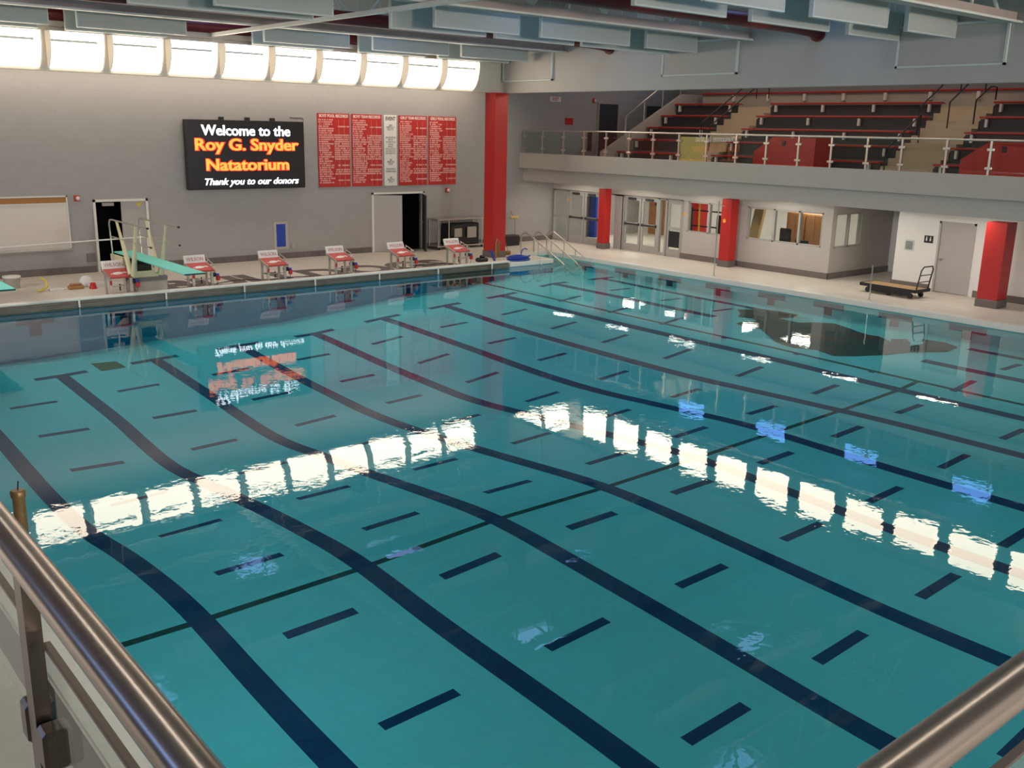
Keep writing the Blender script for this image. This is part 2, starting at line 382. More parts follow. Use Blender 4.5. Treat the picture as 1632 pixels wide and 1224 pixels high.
MUR = [(23.23,17.42),(23.7,17.9),(24.07,17.68),(24.4,17.6),(24.64,17.11),(24.64,16.41),(24.1,16.2),(23.56,16.34),(23.55,15.6),(24.0,15.4),(24.37,15.02),(24.1,14.4),(23.84,13.91),(23.43,12.76),(23.75,12.95),(24.11,12.71),(23.75,12.4),(23.35,12.2),(23.9,12.15),(24.48,12.47),(24.6,11.9),(24.31,11.42),(23.5,11.3),(22.79,11.73),(22.0,12.0),(21.34,12.55),(21.05,12.9),(21.19,13.51),(20.95,14.0),(21.03,14.52),(21.5,15.2),(21.87,15.7),(21.8,16.2),(21.9,16.56),(22.3,16.5),(22.56,16.36),(22.9,16.7),(22.7,17.1)]
mu_o = floor_patch('pool_mural', MUR, 'mural', .012); tag(mu_o, 'large dark painted emblem on the pool bottom near the right edge', 'mural')
floor_patch('red_patch', [(23.5,14.0),(23.75,13.3),(23.5,12.9),(23.1,13.1),(23.0,13.7)], 'mural_r', .02, parent=mu_o)
floor_patch('red_patch', [(22.3,14.6),(22.6,13.6),(22.2,13.5),(21.9,14.3)], 'mural_r', .02, parent=mu_o)

# ------------------------------------------------------------------ setting: walls
FY = 31.4
def wall_y(name, x0, x1, z0, z1, openings, y0, y1, material):
    """wall in the XZ plane with rectangular holes (x0,x1,z0,z1)"""
    b = MB(); cuts = sorted({x0, x1, *[o[0] for o in openings], *[o[1] for o in openings]})
    for a, c in zip(cuts, cuts[1:]):
        mid = (a+c)/2; hs = sorted([(o[2], o[3]) for o in openings if o[0] < mid < o[1]]); z = z0
        for h0, h1 in hs:
            if h0 > z: b.box((a,y0,z),(c,y1,h0))
            z = h1
        if z < z1: b.box((a,y0,z),(c,y1,z1))
    return struct(b.build(name, material))
def wall_x(name, y0, y1, z0, z1, openings, x0, x1, material):
    b = MB(); cuts = sorted({y0, y1, *[o[0] for o in openings], *[o[1] for o in openings]})
    for a, c in zip(cuts, cuts[1:]):
        mid = (a+c)/2; hs = sorted([(o[2], o[3]) for o in openings if o[0] < mid < o[1]]); z = z0
        for h0, h1 in hs:
            if h0 > z: b.box((x0,a,z),(x1,c,h0))
            z = h1
        if z < z1: b.box((x0,a,z),(x1,c,z1))
    return struct(b.build(name, material))
wall_y('wall_far', -8, 36.2, 0, 9, [(9.5,11.05,0,2.16),(19.4,20.62+1.0,0,2.12)], FY, FY+.25, 'block')
# dark rooms behind the two far doors
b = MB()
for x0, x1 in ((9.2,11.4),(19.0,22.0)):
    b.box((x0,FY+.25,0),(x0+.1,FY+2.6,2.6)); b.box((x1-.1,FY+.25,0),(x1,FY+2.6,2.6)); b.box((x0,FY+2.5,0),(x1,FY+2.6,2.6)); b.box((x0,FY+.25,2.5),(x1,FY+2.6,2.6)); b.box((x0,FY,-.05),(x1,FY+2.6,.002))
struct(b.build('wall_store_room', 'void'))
b = MB()
for a, c in ((-8,9.4),(11.15,19.3),(21.75,28.3)): b.bbox((a,FY-.03,0),(c,FY,.2),.006)
struct(b.build('baseboard_far', 'base'))
wall_x('wall_back', 0, FY, 0, 9, [], 36, 36.2, 'block_x')

# bulkhead with the lit clerestory windows
BY = 28.0
wins = [(6.12+1.557*k, 6.12+1.557*k+1.31) for k in range(-1, 10)] + [(23.5,24.8),(25.0,26.3)]
b = MB()
b.box((-8,BY+.12,5.90),(23.05,BY+.32,8.6)); b.box((23.05,BY+.12,6.0),(27.4,BY+.32,8.6))
b.box((-8,BY+.10,5.77),(23.05,BY+.34,5.90)); b.box((-8,BY-.02,6.85),(27.4,BY+.12,8.6))
xprev = -8
struct(b.build('wall_bulkhead_far', 'cream_wall'))
LITX = []
for k, (x0, x1) in enumerate(wins):
    w = empty('window_%d' % (k+1), ((x0+x1)/2, BY+.02, 5.85 if x0 < 22 else 6.05), '', ''); del w['label']; del w['category']; struct(w)
    LITX.append(w); hw = (x1-x0)/2
    p = MB(); n = 7                                   # curved translucent pane, bulging over its sill
    prof_w = [(-.26,.88),(-.27,.72),(-.25,.54),(-.20,.36),(-.12,.19),(-.02,.06),(.10,-.02)]
    vs = [(sx*hw, yy, zz) for yy, zz in prof_w for sx in (-1,1)]
    p.add(vs, [(2*i+1,2*i,2*i+2,2*i+3) for i in range(len(prof_w)-1)], 0, True)
    
    p.build('pane', 'lit', w)
    f = MB()
    for sx in (-1, 1):
        poly = [(yy-.02, zz) for i, (yy, zz) in enumerate(prof_w)] + [(.14,-.03),(.14,.9)]
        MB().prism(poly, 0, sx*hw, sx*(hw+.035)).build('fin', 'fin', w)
    f.box((-hw,-.295,.62),(hw*.75,-.265,.68)); f.box((-hw-.03,-.28,.87),(hw+.03,.12,.90))
    f.build('frame', 'cream' if False else 'white', w)
# side bulkhead above the balcony front
SX = 22.75
b = MB(); b.box((SX,-8,5.77),(SX+.3,BY-.02,8.6))
struct(b.build('wall_bulkhead_side', 'paint'))
b = MB(); b.box((27.4,-8,6.2),(27.65,BY+.3,8.6)); struct(b.build('wall_bulkhead_rear', 'paint'))
for k in range(13):
    yc_ = 27.3-1.745*k; w = empty('window_%d' % (k+14), (27.4, yc_, 6.35), '', ''); del w['label']; del w['category']; struct(w)
    MB().bbox((-.12,-.64,0),(-.02,.64,1.08),.04).build('pane', 'lit', w)
    f = MB(); f.box((-.1,-.7,-.04),(0,-.65,1.13)); f.box((-.1,.65,-.04),(0,.7,1.13)); f.box((-.1,-.65,-.05),(0,.65,0)); f.box((-.1,-.65,1.08),(0,.65,1.13)); f.build('frame', 'white', w)
for k, (ya, yb) in enumerate(((30.1,28.6),(25.5,24.0),(21.1,19.5),(16.4,14.9))):
    w = empty('window_%d' % (k+27), (36, (ya+yb)/2, 7.66), '', ''); del w['label']; del w['category']; struct(w)
    MB().box((-.04,-.75,0),(-.01,.75,.7)).build('pane', 'skyw', w)
    f = MB(); f.box((-.08,-.8,-.05),(0,-.75,.75)); f.box((-.08,.75,-.05),(0,.8,.75)); f.box((-.08,-.8,-.06),(0,.8,0)); f.box((-.08,-.8,.7),(0,.8,.76)); f.build('frame', 'white', w)
# roof deck with skylights
b = MB(); sk = [(11.4,12.7,26.2,27.6),(15.6,17.0,24.6,26.2),(15.6,17.0,17.3,18.7),(15.4,16.8,10.4,11.6),(6,7.4,21,22.4),(20,21.4,21,22.4),(20,21.4,14,15.4)]
ZC = 8.6
yc = sorted({-8.0, 31.6, *[s[2] for s in sk], *[s[3] for s in sk]})
for a, c in zip(yc, yc[1:]):
    x = -8.0
    for s in sorted(s for s in sk if s[2] < (a+c)/2 < s[3]):
        b.box((x,a,ZC),(s[0],c,ZC+.15)); x = s[1]
    b.box((x,a,ZC),(36.2,c,ZC+.15))
struct(b.build('ceiling', 'ceil'))
for k, s in enumerate(sk):
    w = empty('window_%d' % (k+31), ((s[0]+s[1])/2, (s[2]+s[3])/2, ZC+.15), '', ''); del w['label']; del w['category']; struct(w)
    hx, hy = (s[1]-s[0])/2, (s[3]-s[2])/2
    MB().box((-hx,-hy,.02),(hx,hy,.05)).build('pane', 'skylight', w)
    f = MB(); f.box((-hx,-.03,-.05),(hx,.03,.02)); f.box((-hx,-hy,-.15),(hx,-hy+.05,.02)); f.box((-hx,hy-.05,-.15),(hx,hy,.02)); f.box((-hx,-hy,-.15),(-hx+.05,hy,.02)); f.box((hx-.05,-hy,-.15),(hx,hy,.02)); f.build('frame', 'white', w)

wall_x('wall_left', -8, FY, 0, 8.6, [], -8.2, -8, 'dgrey')
w = empty('window_38', (-8, 6, 6.3), '', ''); del w['label']; del w['category']; struct(w)
MB().box((.02,-6,0),(.05,9,.8)).build('pane', 'skyw', w); f = MB(); f.box((0,-6.1,-.1),(.08,9.1,0)); f.box((0,-6.1,.8),(.08,9.1,.9)); f.build('frame','white',w)
# acoustic panels on the side bulkhead
for k, (ya, yb) in enumerate(((25.4,28.0),(17.8,20.55),(10.5,13.1),(3.3,5.9))):
    o = empty('sound_absorber', (SX, (ya+yb)/2, 6.14), ['pale acoustic panel on the side bulkhead beside the lit windows','pale acoustic panel in the middle of the side bulkhead','large pale acoustic panel at the right of the side bulkhead','pale acoustic panel on the side bulkhead nearest the viewer'][k], 'panel', 'acoustic panels on the side bulkhead')
    hy = (yb-ya)/2; zt = .95
    MB().bbox((-.05,-hy+.05,.05),(-.001,hy-.05,zt-.05),.01).build('fabric_face', 'paint', o)
    f = MB(); f.box((-.07,-hy,0),(-.001,-hy+.05,zt)); f.box((-.07,hy-.05,0),(-.001,hy,zt)); f.box((-.07,-hy,0),(-.001,hy,.05)); f.box((-.07,-hy,zt-.05),(-.001,hy,zt)); f.build('frame', 'trim', o)

# ------------------------------------------------------------------ roof structure
TY = [24.95, 17.55, 10.45, 3.3]
where = ['nearest the far wall','second from the far wall','third from the far wall','nearest the viewer']
for k, ty in enumerate(TY):
    o = empty('roof_truss', (0, ty, 7.0), 'long taupe roof truss spanning the pool, '+where[k], 'truss', 'roof trusses')
    c = MB(); c.box((-8,-.16,0),(SX-.02,.16,.05)); c.box((-8,-.05,.05),(SX-.02,.05,.22)); c.build('bottom_chord', 'truss', o)
    c = MB(); c.box((-8,-.20,-.012),(SX-.02,-.16,.03)); c.build('flange_edge', 'truss_w', o)
    c = MB(); c.box((-8,-.1,1.35),(SX-.02,.1,1.5)); c.build('top_chord', 'truss', o)
    x = -8.0; i = 0
    wb = MB()
    while x < SX-1.2:
        wb.cyl((x,0,.2 if i % 2 == 0 else 1.38),(x+1.15,0,1.38 if i % 2 == 0 else .2),.045,n=6); wb.cyl((x,0,.2),(x,0,1.38),.035,n=6); x += 1.15; i += 1
    wb.build('web', 'truss_w', o)
for k, ty in enumerate([22.8,15.35,8.2,27.95,.9]):
    o = empty('red_roof_beam', (0, ty, 7.0), 'dark red tubular roof beam running across the pool, '+['third from the viewer','second from the viewer','nearest the viewer','against the lit window wall','above the viewer'][k], 'beam', 'dark red roof beams')
    MB().tube([(-8,0,.16),(SX-1.2,0,.16),(SX-.35,0,.13),(SX-.08,0,.08)],.17,n=14).build('tube', 'dred', o)
    MB().cyl((SX-.06,0,.08),(SX-.01,0,.08),.22,n=14).build('end_plate', 'dred', o)
o = MB().box((-.06,-16,0),(.06,17.8,.09)).build('purlin', 'truss_w'); o.location = (12.0,10,6.89)
tag(o, 'slim pale beam running toward the far wall below the roof trusses', 'beam')
rows = [(27.6,[(4.9,7.35),(8.0,10.6),(13.1,15.7),(16.6,19.1),(19.6,22.6)]),(26.45,[(4.6,7.3),(7.95,10.7),(12.9,15.6),(16.4,19.2),(19.7,22.5)]),
        (20.35,[(1.5,4.2),(7.1,11.1),(13.1,15.9),(16.2,18.9),(19.2,22.7)]),(19.3,[(2.1,4.8),(8.4,11.0),(13.6,16.1),(16.8,19.95),(20.6,22.7)]),
        (13.1,[(4.5,7.2),(8.1,11.0),(13.6,16.2),(17.0,19.75),(20.5,22.7)]),(11.75,[(4.9,7.6),(9.0,11.9),(13.9,16.2),(17.1,19.8),(20.6,22.7)])]
rn = ['row against the lit windows','row just before the farthest truss','row behind the second truss','front row behind the second truss','row behind the third truss','front row behind the third truss']
proto = {}
for ri, (ry, spans) in enumerate(rows):
    for si, (x0, x1) in enumerate(spans):
        o = empty('acoustic_baffle', ((x0+x1)/2, ry, 6.75), 'grey hanging acoustic baffle, %s from the left in the %s' % (ORD[si], rn[ri]), 'baffle', 'acoustic baffles hanging from the roof')
        h = (x1-x0)/2
        MB().box((-h+.03,-.04,.03),(h-.03,.04,.62)).build('fabric_face', 'baffle', o)
        f = MB(); f.box((-h,-.05,0),(h,.05,.03)); f.box((-h,-.05,.62),(h,.05,.65)); f.box((-h,-.05,.03),(-h+.03,.05,.62)); f.box((h-.03,-.05,.03),(h,.05,.62)); f.build('frame', 'trim', o)
        MB().cyl((-h+.3,0,.65),(-h+.3,0,1.85),.006,n=5).build('hanger', 'truss_w', o); MB().cyl((h-.3,0,.65),(h-.3,0,1.85),.006,n=5).build('hanger', 'truss_w', o)

for k, (lo, hi, loc) in enumerate((((-.09,-7,0),(.09,7,.08),(.95,8,7.2)),((-7,-.09,0),(7,.09,.08),(8.6,1.35,7.3)))):  # unseen pendants added to lay a highlight along the handrails
    o = empty('added_pendant', loc, ['added long linear pendant light over the left gallery','added long linear pendant light over the near gallery'][k], 'light')
    MB().box(lo, (hi[0],hi[1],.02)).build('lens','lamp',o); MB().box((lo[0]-.01,lo[1]-.01,.02),(hi[0]+.01,hi[1]+.01,hi[2])).build('housing','alu',o)
    MB().cyl((lo[0]*.8,lo[1]*.8,.08),(lo[0]*.8,lo[1]*.8,8.6-loc[2]),.01,n=5).build('hanger','alu',o); MB().cyl((hi[0]*.8,hi[1]*.8,.08),(hi[0]*.8,hi[1]*.8,8.6-loc[2]),.01,n=5).build('hanger','alu',o)
# ------------------------------------------------------------------ columns
def column(x, y, s, h, label, cat='column'):
    o = empty('red_column', (x, y, 0), label, cat, 'red columns')
    MB().bbox((-s/2,-s/2,.22),(s/2,s/2,h),.012).build('shaft', 'red', o)
    MB().bbox((-s/2-.02,-s/2-.02,0),(s/2+.02,s/2+.02,.22),.008).build('base_tile', 'base', o)
    return o
column(22.5, 28.1-.02, .58, 5.77, 'tall red square column rising past the balcony to the bulkhead')
column(27.9, 27.87, .36, 2.35, 'red column between the two glass double doors')
rc_ = column(27.95, 21.75, .42, 2.35, 'red column in front of the office window')
MB().cyl((-.222,.05,1.6),(-.209,.05,1.6),.07,n=12).build('sticker','orange',rc_,'small orange sticker')
column(27.75, 12.3, .58, 2.35, 'thick red column right of the locker room door')

# ------------------------------------------------------------------ balcony
b = MB(); b.box((26.75,-6,2.95),(29.24,FY,3.22)); b.box((29.24,-6,2.95),(36,FY,3.15)); struct(b.build('floor_balcony', 'tread'))
b = MB(); b.box((26.4,-6,3.02),(26.75,FY,3.62))
b.box((26.62,-6,2.50),(26.95,FY,3.02))
struct(b.build('wall_balcony_fascia', 'paint'))
b = MB(); b.box((26.95,-6,2.62),(36,FY,2.70)); struct(b.build('ceiling_under_balcony', 'ceil'))
for k, yy in enumerate((29.3,26.2,22.9,19.6,16.4,13.2)):
    o = MB().bbox((26.98,yy-.65,2.57),(27.24,yy+.65,2.62),.01).build('ceiling_light', ['lamp'], None, None, (27.1, yy, 2.57))
    tag(o, 'long ceiling light under the balcony, %s from the far wall' % ORD[k], 'light', 'lights under the balcony')
for k, yy in enumerate((29.5, 26.5, 23.5, 20.5)):
    o = MB().bbox((30.9,yy-.5,2.55),(31.5,yy+.5,2.62),.01).build('ceiling_light', ['lamp'], None, None, (31.2, yy, 2.57))
    tag(o, 'square ceiling light inside the lobby and office, %s from the far wall' % ORD[k], 'light', 'lights inside the lobby and office')
# balcony railing
rl = empty('balcony_railing', (26.5, 20, 3.62), 'steel and glass railing along the front of the spectator balcony', 'railing')
pys = [31.25,30.1,28.88,27.72,26.54,25.36,24.2,23.01,21.8,20.57,19.39,18.2,17.05,15.87,14.8,13.5,12.3,11.1,9.9,8.7]
MB().tube([(0,11.3,.9),(0,-15,.9)],.03,n=8).build('top_rail', 'steel', rl)
for i, py in enumerate(pys):
    p = MB(); p.box((-.025,py-20-.03,-.0),(.025,py-20+.03,.89)); p.build('post', 'steel', rl)
    for zz in (.18,.66): MB().bbox((-.04,py-20-.10,zz-.035),(.03,py-20+.10,zz+.035),.01).build('clamp', 'steel', rl)
for i in range(len(pys)-1):
    MB().box((-.006,pys[i+1]-20+.05,.06),(.006,pys[i]-20-.05,.84)).build('glass_panel', 'glass', rl)
o = MB().box((26.53,21.82,3.62),(26.56,22.98,4.42)).build('plywood_sheet', 'ply', None, None, (26.545, 22.4, 3.62)); tag(o, 'yellow plywood sheet standing behind the balcony railing glass', 'board')

# bleachers
NR = 5
def rx(k): return 29.6+.85*k
def rz(k): return 3.76+.49*k
secs = [(29.0,25.75),(24.12,17.28),(15.45,7.5)]
sn = ['left section','middle section','right section']
b = MB()
for k in range(NR):
    b.box((rx(k)-.12,7.5,3.15),(36 if k == NR-1 else rx(k)+.95,29.05,rz(k)-.42 if k == 0 else rz(k)-.44))
struct(b.build('bleacher_steps', 'tread'))
for si, (ya, yb) in enumerate(secs):
    for k in range(NR):
        o = empty('bleacher_bench', (rx(k), (ya+yb)/2, rz(k)-.44), 'red bleacher bench, %s row up in the %s of the balcony' % (ORD[k], sn[si]), 'bench', 'red bleacher benches on the balcony')
        h = (ya-yb)/2
        MB().bbox((-.02,-h,.40),(.30,h,.46),.01).build('seat', 'red', o)
        MB().box((.10,-h,0.0),(.16,h,.38)).build('skirt', 'riser', o)
        MB().box((.31,-h,.405),(.42,h,.44)).build('backboard', 'tread', o)
        n = max(2, int(2*h/1.7)); 
        for i in range(n):
            yy = -h+.35+(2*h-.6)*i/(n-1)
            MB().bbox((-.03,yy-.045,.12),(.09,yy+.045,.37),.01).build('bracket', 'white', o)
# back parapet
b = MB(); b.box((34.3,7.5,5.0),(34.42,28.6,6.12)); struct(b.build('wall_parapet', 'paint'))
o = MB().bbox((34.2,7.5,6.14),(34.5,28.6,6.2),.01).build('parapet_rail', 'red', None, None, (34.35,18,6.14)); tag(o, 'long red rail capping the low wall behind the top bleacher row', 'rail')
for i in range(12):
    yy = 26.9-1.72*i
    o = MB().bbox((34.2,yy-.06,5.85),(34.3,yy+.06,6.12),.01).build('wall_bracket', 'white', None, None, (34.25,yy,5.85)); tag(o, 'white bracket on the low wall behind the top bleacher row, %s from the left' % ORD[i], 'bracket', 'white brackets under the parapet rail')
# aisle stairs
for ai, (ya, yb) in enumerate(((25.72,24.15),(17.25,15.48))):
    b = MB()
    for k in range(2*NR):
        x0 = rx(0)-.35+.425*k; z1 = 3.15+.245*(k+1)
        b.box((x0,yb,3.151),(x0+.425 if k < 2*NR-1 else 34.28,ya,z1))
    o = b.build('aisle_stairs', 'stair', None, None, (29.3,(ya+yb)/2,3.15)); tag(o, ['beige aisle stairs between the left and middle bleacher sections','beige aisle stairs between the middle and right bleacher sections'][ai], 'stairs', 'aisle stairs in the bleachers')
def handrail(pts, label, posts, z0):
    o = empty('aisle_handrail', pts[0], label, 'handrail', 'black aisle handrails'); a = Vector(pts[0])
    MB().tube([Vector(p)-a for p in pts],.025,n=6).build('rail', 'black', o)
    for i, (p, zb) in enumerate(posts): MB().cyl(Vector(p)-a,(p[0]-a.x,p[1]-a.y,zb-a.z),.022,n=6).build('post', 'black', o)
sl = .49/.85
def zr(x, o_=.9): return rz(0)-.2+(x-29.6)*sl+o_-.1
for i, (yy, xa, xb, lb) in enumerate(((24.9,30.4,33.9,'black handrail up the middle of the left aisle stairs'),(17.2,31.6,34.2,'upper black handrail beside the middle bleacher section'),(16.35,31.9,34.2,'black handrail up the middle of the right aisle stairs'),(16.9,29.3,31.2,'lower black handrail at the foot of the right aisle stairs'),(25.5,30.6,33.9,'black handrail beside the left bleacher section'))):
    handrail([(xa,yy,zr(xa)),(xb,yy,zr(xb))], lb, [((xa,yy,zr(xa)),zr(xa)-1.0),((xb,yy,zr(xb)),zr(xb)-.9)], 0)
handrail([(32.0,15.55,5.0),(32.0,15.55,5.75),(32.9,15.55,6.2),(33.3,15.55,6.2),(33.3,15.55,5.8)], 'short bent black handrail at the right bleacher section', [], 0)
# sloping end wall with glass rail
o = empty('sloping_end_wall', (28.8, 28.9, 3.15), 'sloping pale wall closing the left end of the bleachers, with railing', 'wall')
MB().prism([(0,0),(0,.58),(4.7,3.0),(6.0,3.0),(6.0,0)],1,.12,.28).build('wall_panel', 'paint', o)
rlp = [(.0,.2,1.45),(1.6,.2,2.35),(3.2,.2,3.15),(4.2,.2,3.65)]
MB().tube([(1.3,.2,.95),(1.3,.2,2.0),(4.8,.2,4.1)],.03,n=6).build('rail', 'steel', o)
for xx in (1.35,2.4,3.5,4.6):
    MB().cyl((xx,.2,.55+xx*.515),(xx,.2,2.0+(xx-1.3)*.6),.025,n=6).build('post', 'steel', o)
MB().prism([(1.4,1.35),(1.4,1.9),(4.6,3.85),(4.6,3.0)],1,.194,.206).build('glass_panel', 'glass', o)
# red vomitory shields
for i, (ya, yb) in enumerate(((21.25,18.85),(14.0,11.6))):
    o = empty('red_shield', (28.35, (ya+yb)/2, 3.22), ['red solid stairwell shield behind the middle of the balcony railing','red solid stairwell shield at the right end of the balcony railing'][i], 'shield', 'red stairwell shields')
    h = (ya-yb)/2
    MB().prism([(-h,0),(-h,1.25),(h-.75,1.25),(h,.75),(h,0)],0,0,.05).build('front_panel', 'red', o)
    MB().prism([(0.05,0),(0.05,1.25),(1.0,1.25),(1.0,0)],1,-h,-h+.05).build('side_panel', 'red', o); MB().prism([(0.05,0),(0.05,.75),(1.0,.9),(1.0,0)],1,h-.05,h).build('side_panel', 'red', o)
    MB().bbox((-.03,-.06,.98),(0,.06,1.14),.01).build('sign_plate', 'dgrey', o)
# far wall items at balcony level
def flat_item(name, x0, x1, z0, z1, material, label, cat, y=FY, d=.03):
    o = MB().bbox((x0,y-d,z0),(x1,y-.001,z1),.006).build(name, material, None, None, ((x0+x1)/2, y, z0)); return tag(o, label, cat)
for i, (x0, x1) in enumerate(((30.8,31.95),(33.75,34.95))):
    o = empty('balcony_door', ((x0+x1)/2, FY, 3.22), ['dark door on the far wall at balcony level, left one','dark door on the far wall at balcony level behind the sloping rail'][i], 'door', 'dark balcony doors')
    h = (x1-x0)/2
    MB().bbox((-h,-.04,0),(h,-.005,2.46),.005).build('leaf', 'dgrey', o)
    f = MB(); f.box((-h-.07,-.06,0),(-h,0,2.53)); f.box((h,-.06,0),(h+.07,0,2.53)); f.box((-h,-.06,2.46),(h,0,2.53)); f.build('frame', 'alu', o)
    MB().bbox((h-.2,-.08,1.0),(h-.08,-.04,1.08),.01).build('handle', 'steel', o)
flat_item('wall_cabinet', 30.2, 30.45, 3.7, 4.55, 'dgrey', 'narrow dark panel on the far wall left of the balcony door', 'panel')
flat_item('red_sign', 28.85, 29.3, 4.78, 5.05, 'red', 'small square red sign on the far wall beside the balcony door', 'sign')
o = flat_item('exit_sign', 27.95, 28.55, 5.68, 5.88, 'white', 'small white exit sign with red letters high on the far wall', 'sign', d=.05)
text('lettering', 'EXIT', .17, (0,-.055,.1), FACE_S, 'redink', o, bold=.006)
def alarm(x, z, label):
    o = empty('fire_alarm', (x, FY, z), label, 'alarm', 'red fire alarms')
    MB().bbox((-.08,-.06,-.09),(.08,-.001,.09),.01).build('housing', 'red', o)
    MB().lathe([(.03,0),(.06,.01),(.06,.02),(.02,.035)],(0,0,0),12).build('strobe_lens', 'white', o).rotation_euler = (R90,0,0)
    o.children[-1].location = (.02,-.06,0)
alarm(30.5, 5.80, 'red fire alarm on the far wall above the balcony door')
alarm(9.0, 2.26, 'red fire alarm on the far wall beside the whiteboard')
alarm(22.75, 2.2, 'red fire alarm on the far wall below the record boards')

# ------------------------------------------------------------------ under the balcony: storefront, office, locker room
OX = 28.3
b = MB()                                            # grey storefront header, office low wall and piers
b.box((OX,24.15,0),(OX+.2,31.4,.0+.001)); b.box((OX,17.9,2.12),(OX+.2,31.4,2.62)); b.box((OX,17.9,0),(OX+.2,24.15,1.0))
b.box((OX,23.95,1.0),(OX+.2,24.15,2.12)); b.box((OX,17.9,1.0),(OX+.2,18.25,2.12)); b.box((OX,21.25,1.0),(OX+.2,21.7,2.12))
b.box((OX+.2,17.9,2.12),(32,18.1,2.62)); b.box((OX+.2,17.9,0),(32,18.1,1.0)); b.box((30.1,17.9,1.0),(32,18.1,2.12))
struct(b.build('wall_office', 'paint'))
b = MB(); b.bbox((OX-.03,17.87,0),(OX,24.2,.2),.006); b.bbox((OX-.03,17.87,0),(32,17.9,.2),.006); b.bbox((28.92,10.5,0),(28.95,13.4,.2),.006); b.bbox((28.92,14.75,0),(28.95,16.05,.2),.006); b.box((28.95,16.02,0),(31.9,16.05,.2))
struct(b.build('baseboard_right', 'base'))
b = MB(); b.box((28.95,7,0),(29.1,13.55,2.62)); b.box((28.95,14.65,0),(29.1,16.0,2.62)); b.box((28.95,13.55,2.13),(29.1,14.65,2.62)); b.box((29.1,15.85,0),(32,16.0,2.62)); b.box((32,15.9,0),(32.1,18.1,2.62))
struct(b.build('wall_locker_room', 'lobby'))
b = MB(); b.box((34,17.9,0),(34.1,31.4,2.62)); struct(b.build('wall_lobby', 'lobby'))
b = MB(); b.box((OX+.2,18.1,.002),(34,31.4,.01)); struct(b.build('floor_lobby', 'lobbyfloor'))
def win_frame(idx, plane, a0, a1, z0, z1, mull, mats='alu'):
    """window frame in plane x=const; mullions at y"""
    w = empty('window_%d' % idx, (plane, (a0+a1)/2, z0), '', ''); del w['label']; del w['category']; struct(w); h = (a1-a0)/2; c = (a0+a1)/2
    f = MB(); f.box((0,-h,0),(.12,h,.05)); f.box((0,-h,z1-z0-.05),(.12,h,z1-z0)); f.box((0,-h,0),(.12,-h+.05,z1-z0)); f.box((0,h-.05,0),(.12,h,z1-z0))
    for mm in mull: f.box((0,mm-c-.035,0),(.12,mm-c+.035,z1-z0))
    f.build('frame', mats, w); MB().box((.05,-h,.03),(.06,h,z1-z0-.03)).build('pane', 'glass', w)
win_frame(40, OX, 21.7, 23.95, 1.0, 2.12, [22.95])
win_frame(41, OX, 18.25, 21.25, 1.0, 2.12, [20.15, 19.15])
w = empty('window_42', (29.3, 17.9, 1.0), '', ''); del w['label']; del w['category']; struct(w)
f = MB(); f.box((-.8,0,0),(.8,.1,.05)); f.box((-.8,0,1.07),(.8,.1,1.12)); f.box((-.8,0,0),(-.75,.1,1.12)); f.box((.75,0,0),(.8,.1,1.12)); f.box((-.03,0,0),(.03,.1,1.12)); f.build('frame','alu',w); MB().box((-.8,.04,.03),(.8,.05,1.1)).build('pane','glass',w)
# storefront doors
di = [1]
def glass_door(y0, y1, hinge_label, bar=True, rz=0, pivot=None, low_dark=False):
    n = di[0]; di[0] += 1
    h = (y0-y1)
    d = empty('door_%d' % n, (OX+.06, y1, 0), '', ''); del d['label']; del d['category']; struct(d); d.rotation_euler = (0,0,rz)
    f = MB(); s = .11
    f.box((-.02,0.01,.02),(.03,s,2.08)); f.box((-.02,h-s,.02),(.03,h-.01,2.08)); f.box((-.02,s,1.96),(.03,h-s,2.08)); f.box((-.02,s,.02),(.03,h-s,.28)); f.box((-.02,s,1.0),(.03,h-s,1.1))
    f.build('leaf_frame', 'alu', d)
    MB().box((0,s,.28),(.01,h-s,1.96)).build('glass_pane', 'glass', d)
    if low_dark: MB().box((-.025,s,.35),(-.005,h-s,.95)).build('kick_panel', 'black', d)
    if bar:
        q = MB(); q.bbox((-.09,.06,1.02),(-.05,h-.06,1.08),.008); q.box((-.06,.06,1.0),(-.02,.14,1.1)); q.box((-.06,h-.14,1.0),(-.02,h-.06,1.1)); q.build('panic_bar', 'dgrey', d)
        MB().bbox((-.09,h*.3,1.98),(-.02,h*.75,2.06),.01).build('door_closer', 'dgrey', d)
glass_door(30.40,29.50,''); glass_door(29.48,28.58,''); glass_door(27.2,26.32,''); glass_door(26.30,25.42,'')
glass_door(24.95,24.2,'',bar=False,rz=math.radians(-0),low_dark=True)
b = MB()
for yy in (31.32,30.45,28.52,27.25,25.36,25.0,24.18): b.box((OX,yy-.04,0),(OX+.14,yy+.04,2.12))
b.box((OX,30.45,1.0),(OX+.1,31.32,1.05)); b.box((OX,24.18,2.08),(OX+.14,31.36,2.14)); b.box((OX,28.2,0),(OX+.14,28.52,2.12)); b.box((OX,27.25,0),(OX+.14,27.7,2.12)); b.box((OX,30.49,0),(OX+.12,31.3,.1)); b.box((OX,25.04,0),(OX+.12,25.32,.1))
struct(b.build('trim_4', 'alu'))
MBs = MB(); MBs.box((OX+.04,30.49,.1),(OX+.05,31.3,2.1)); MBs.box((OX+.04,25.04,.1),(OX+.05,25.32,2.1)); w = struct(MBs.build('window_43','glass'))
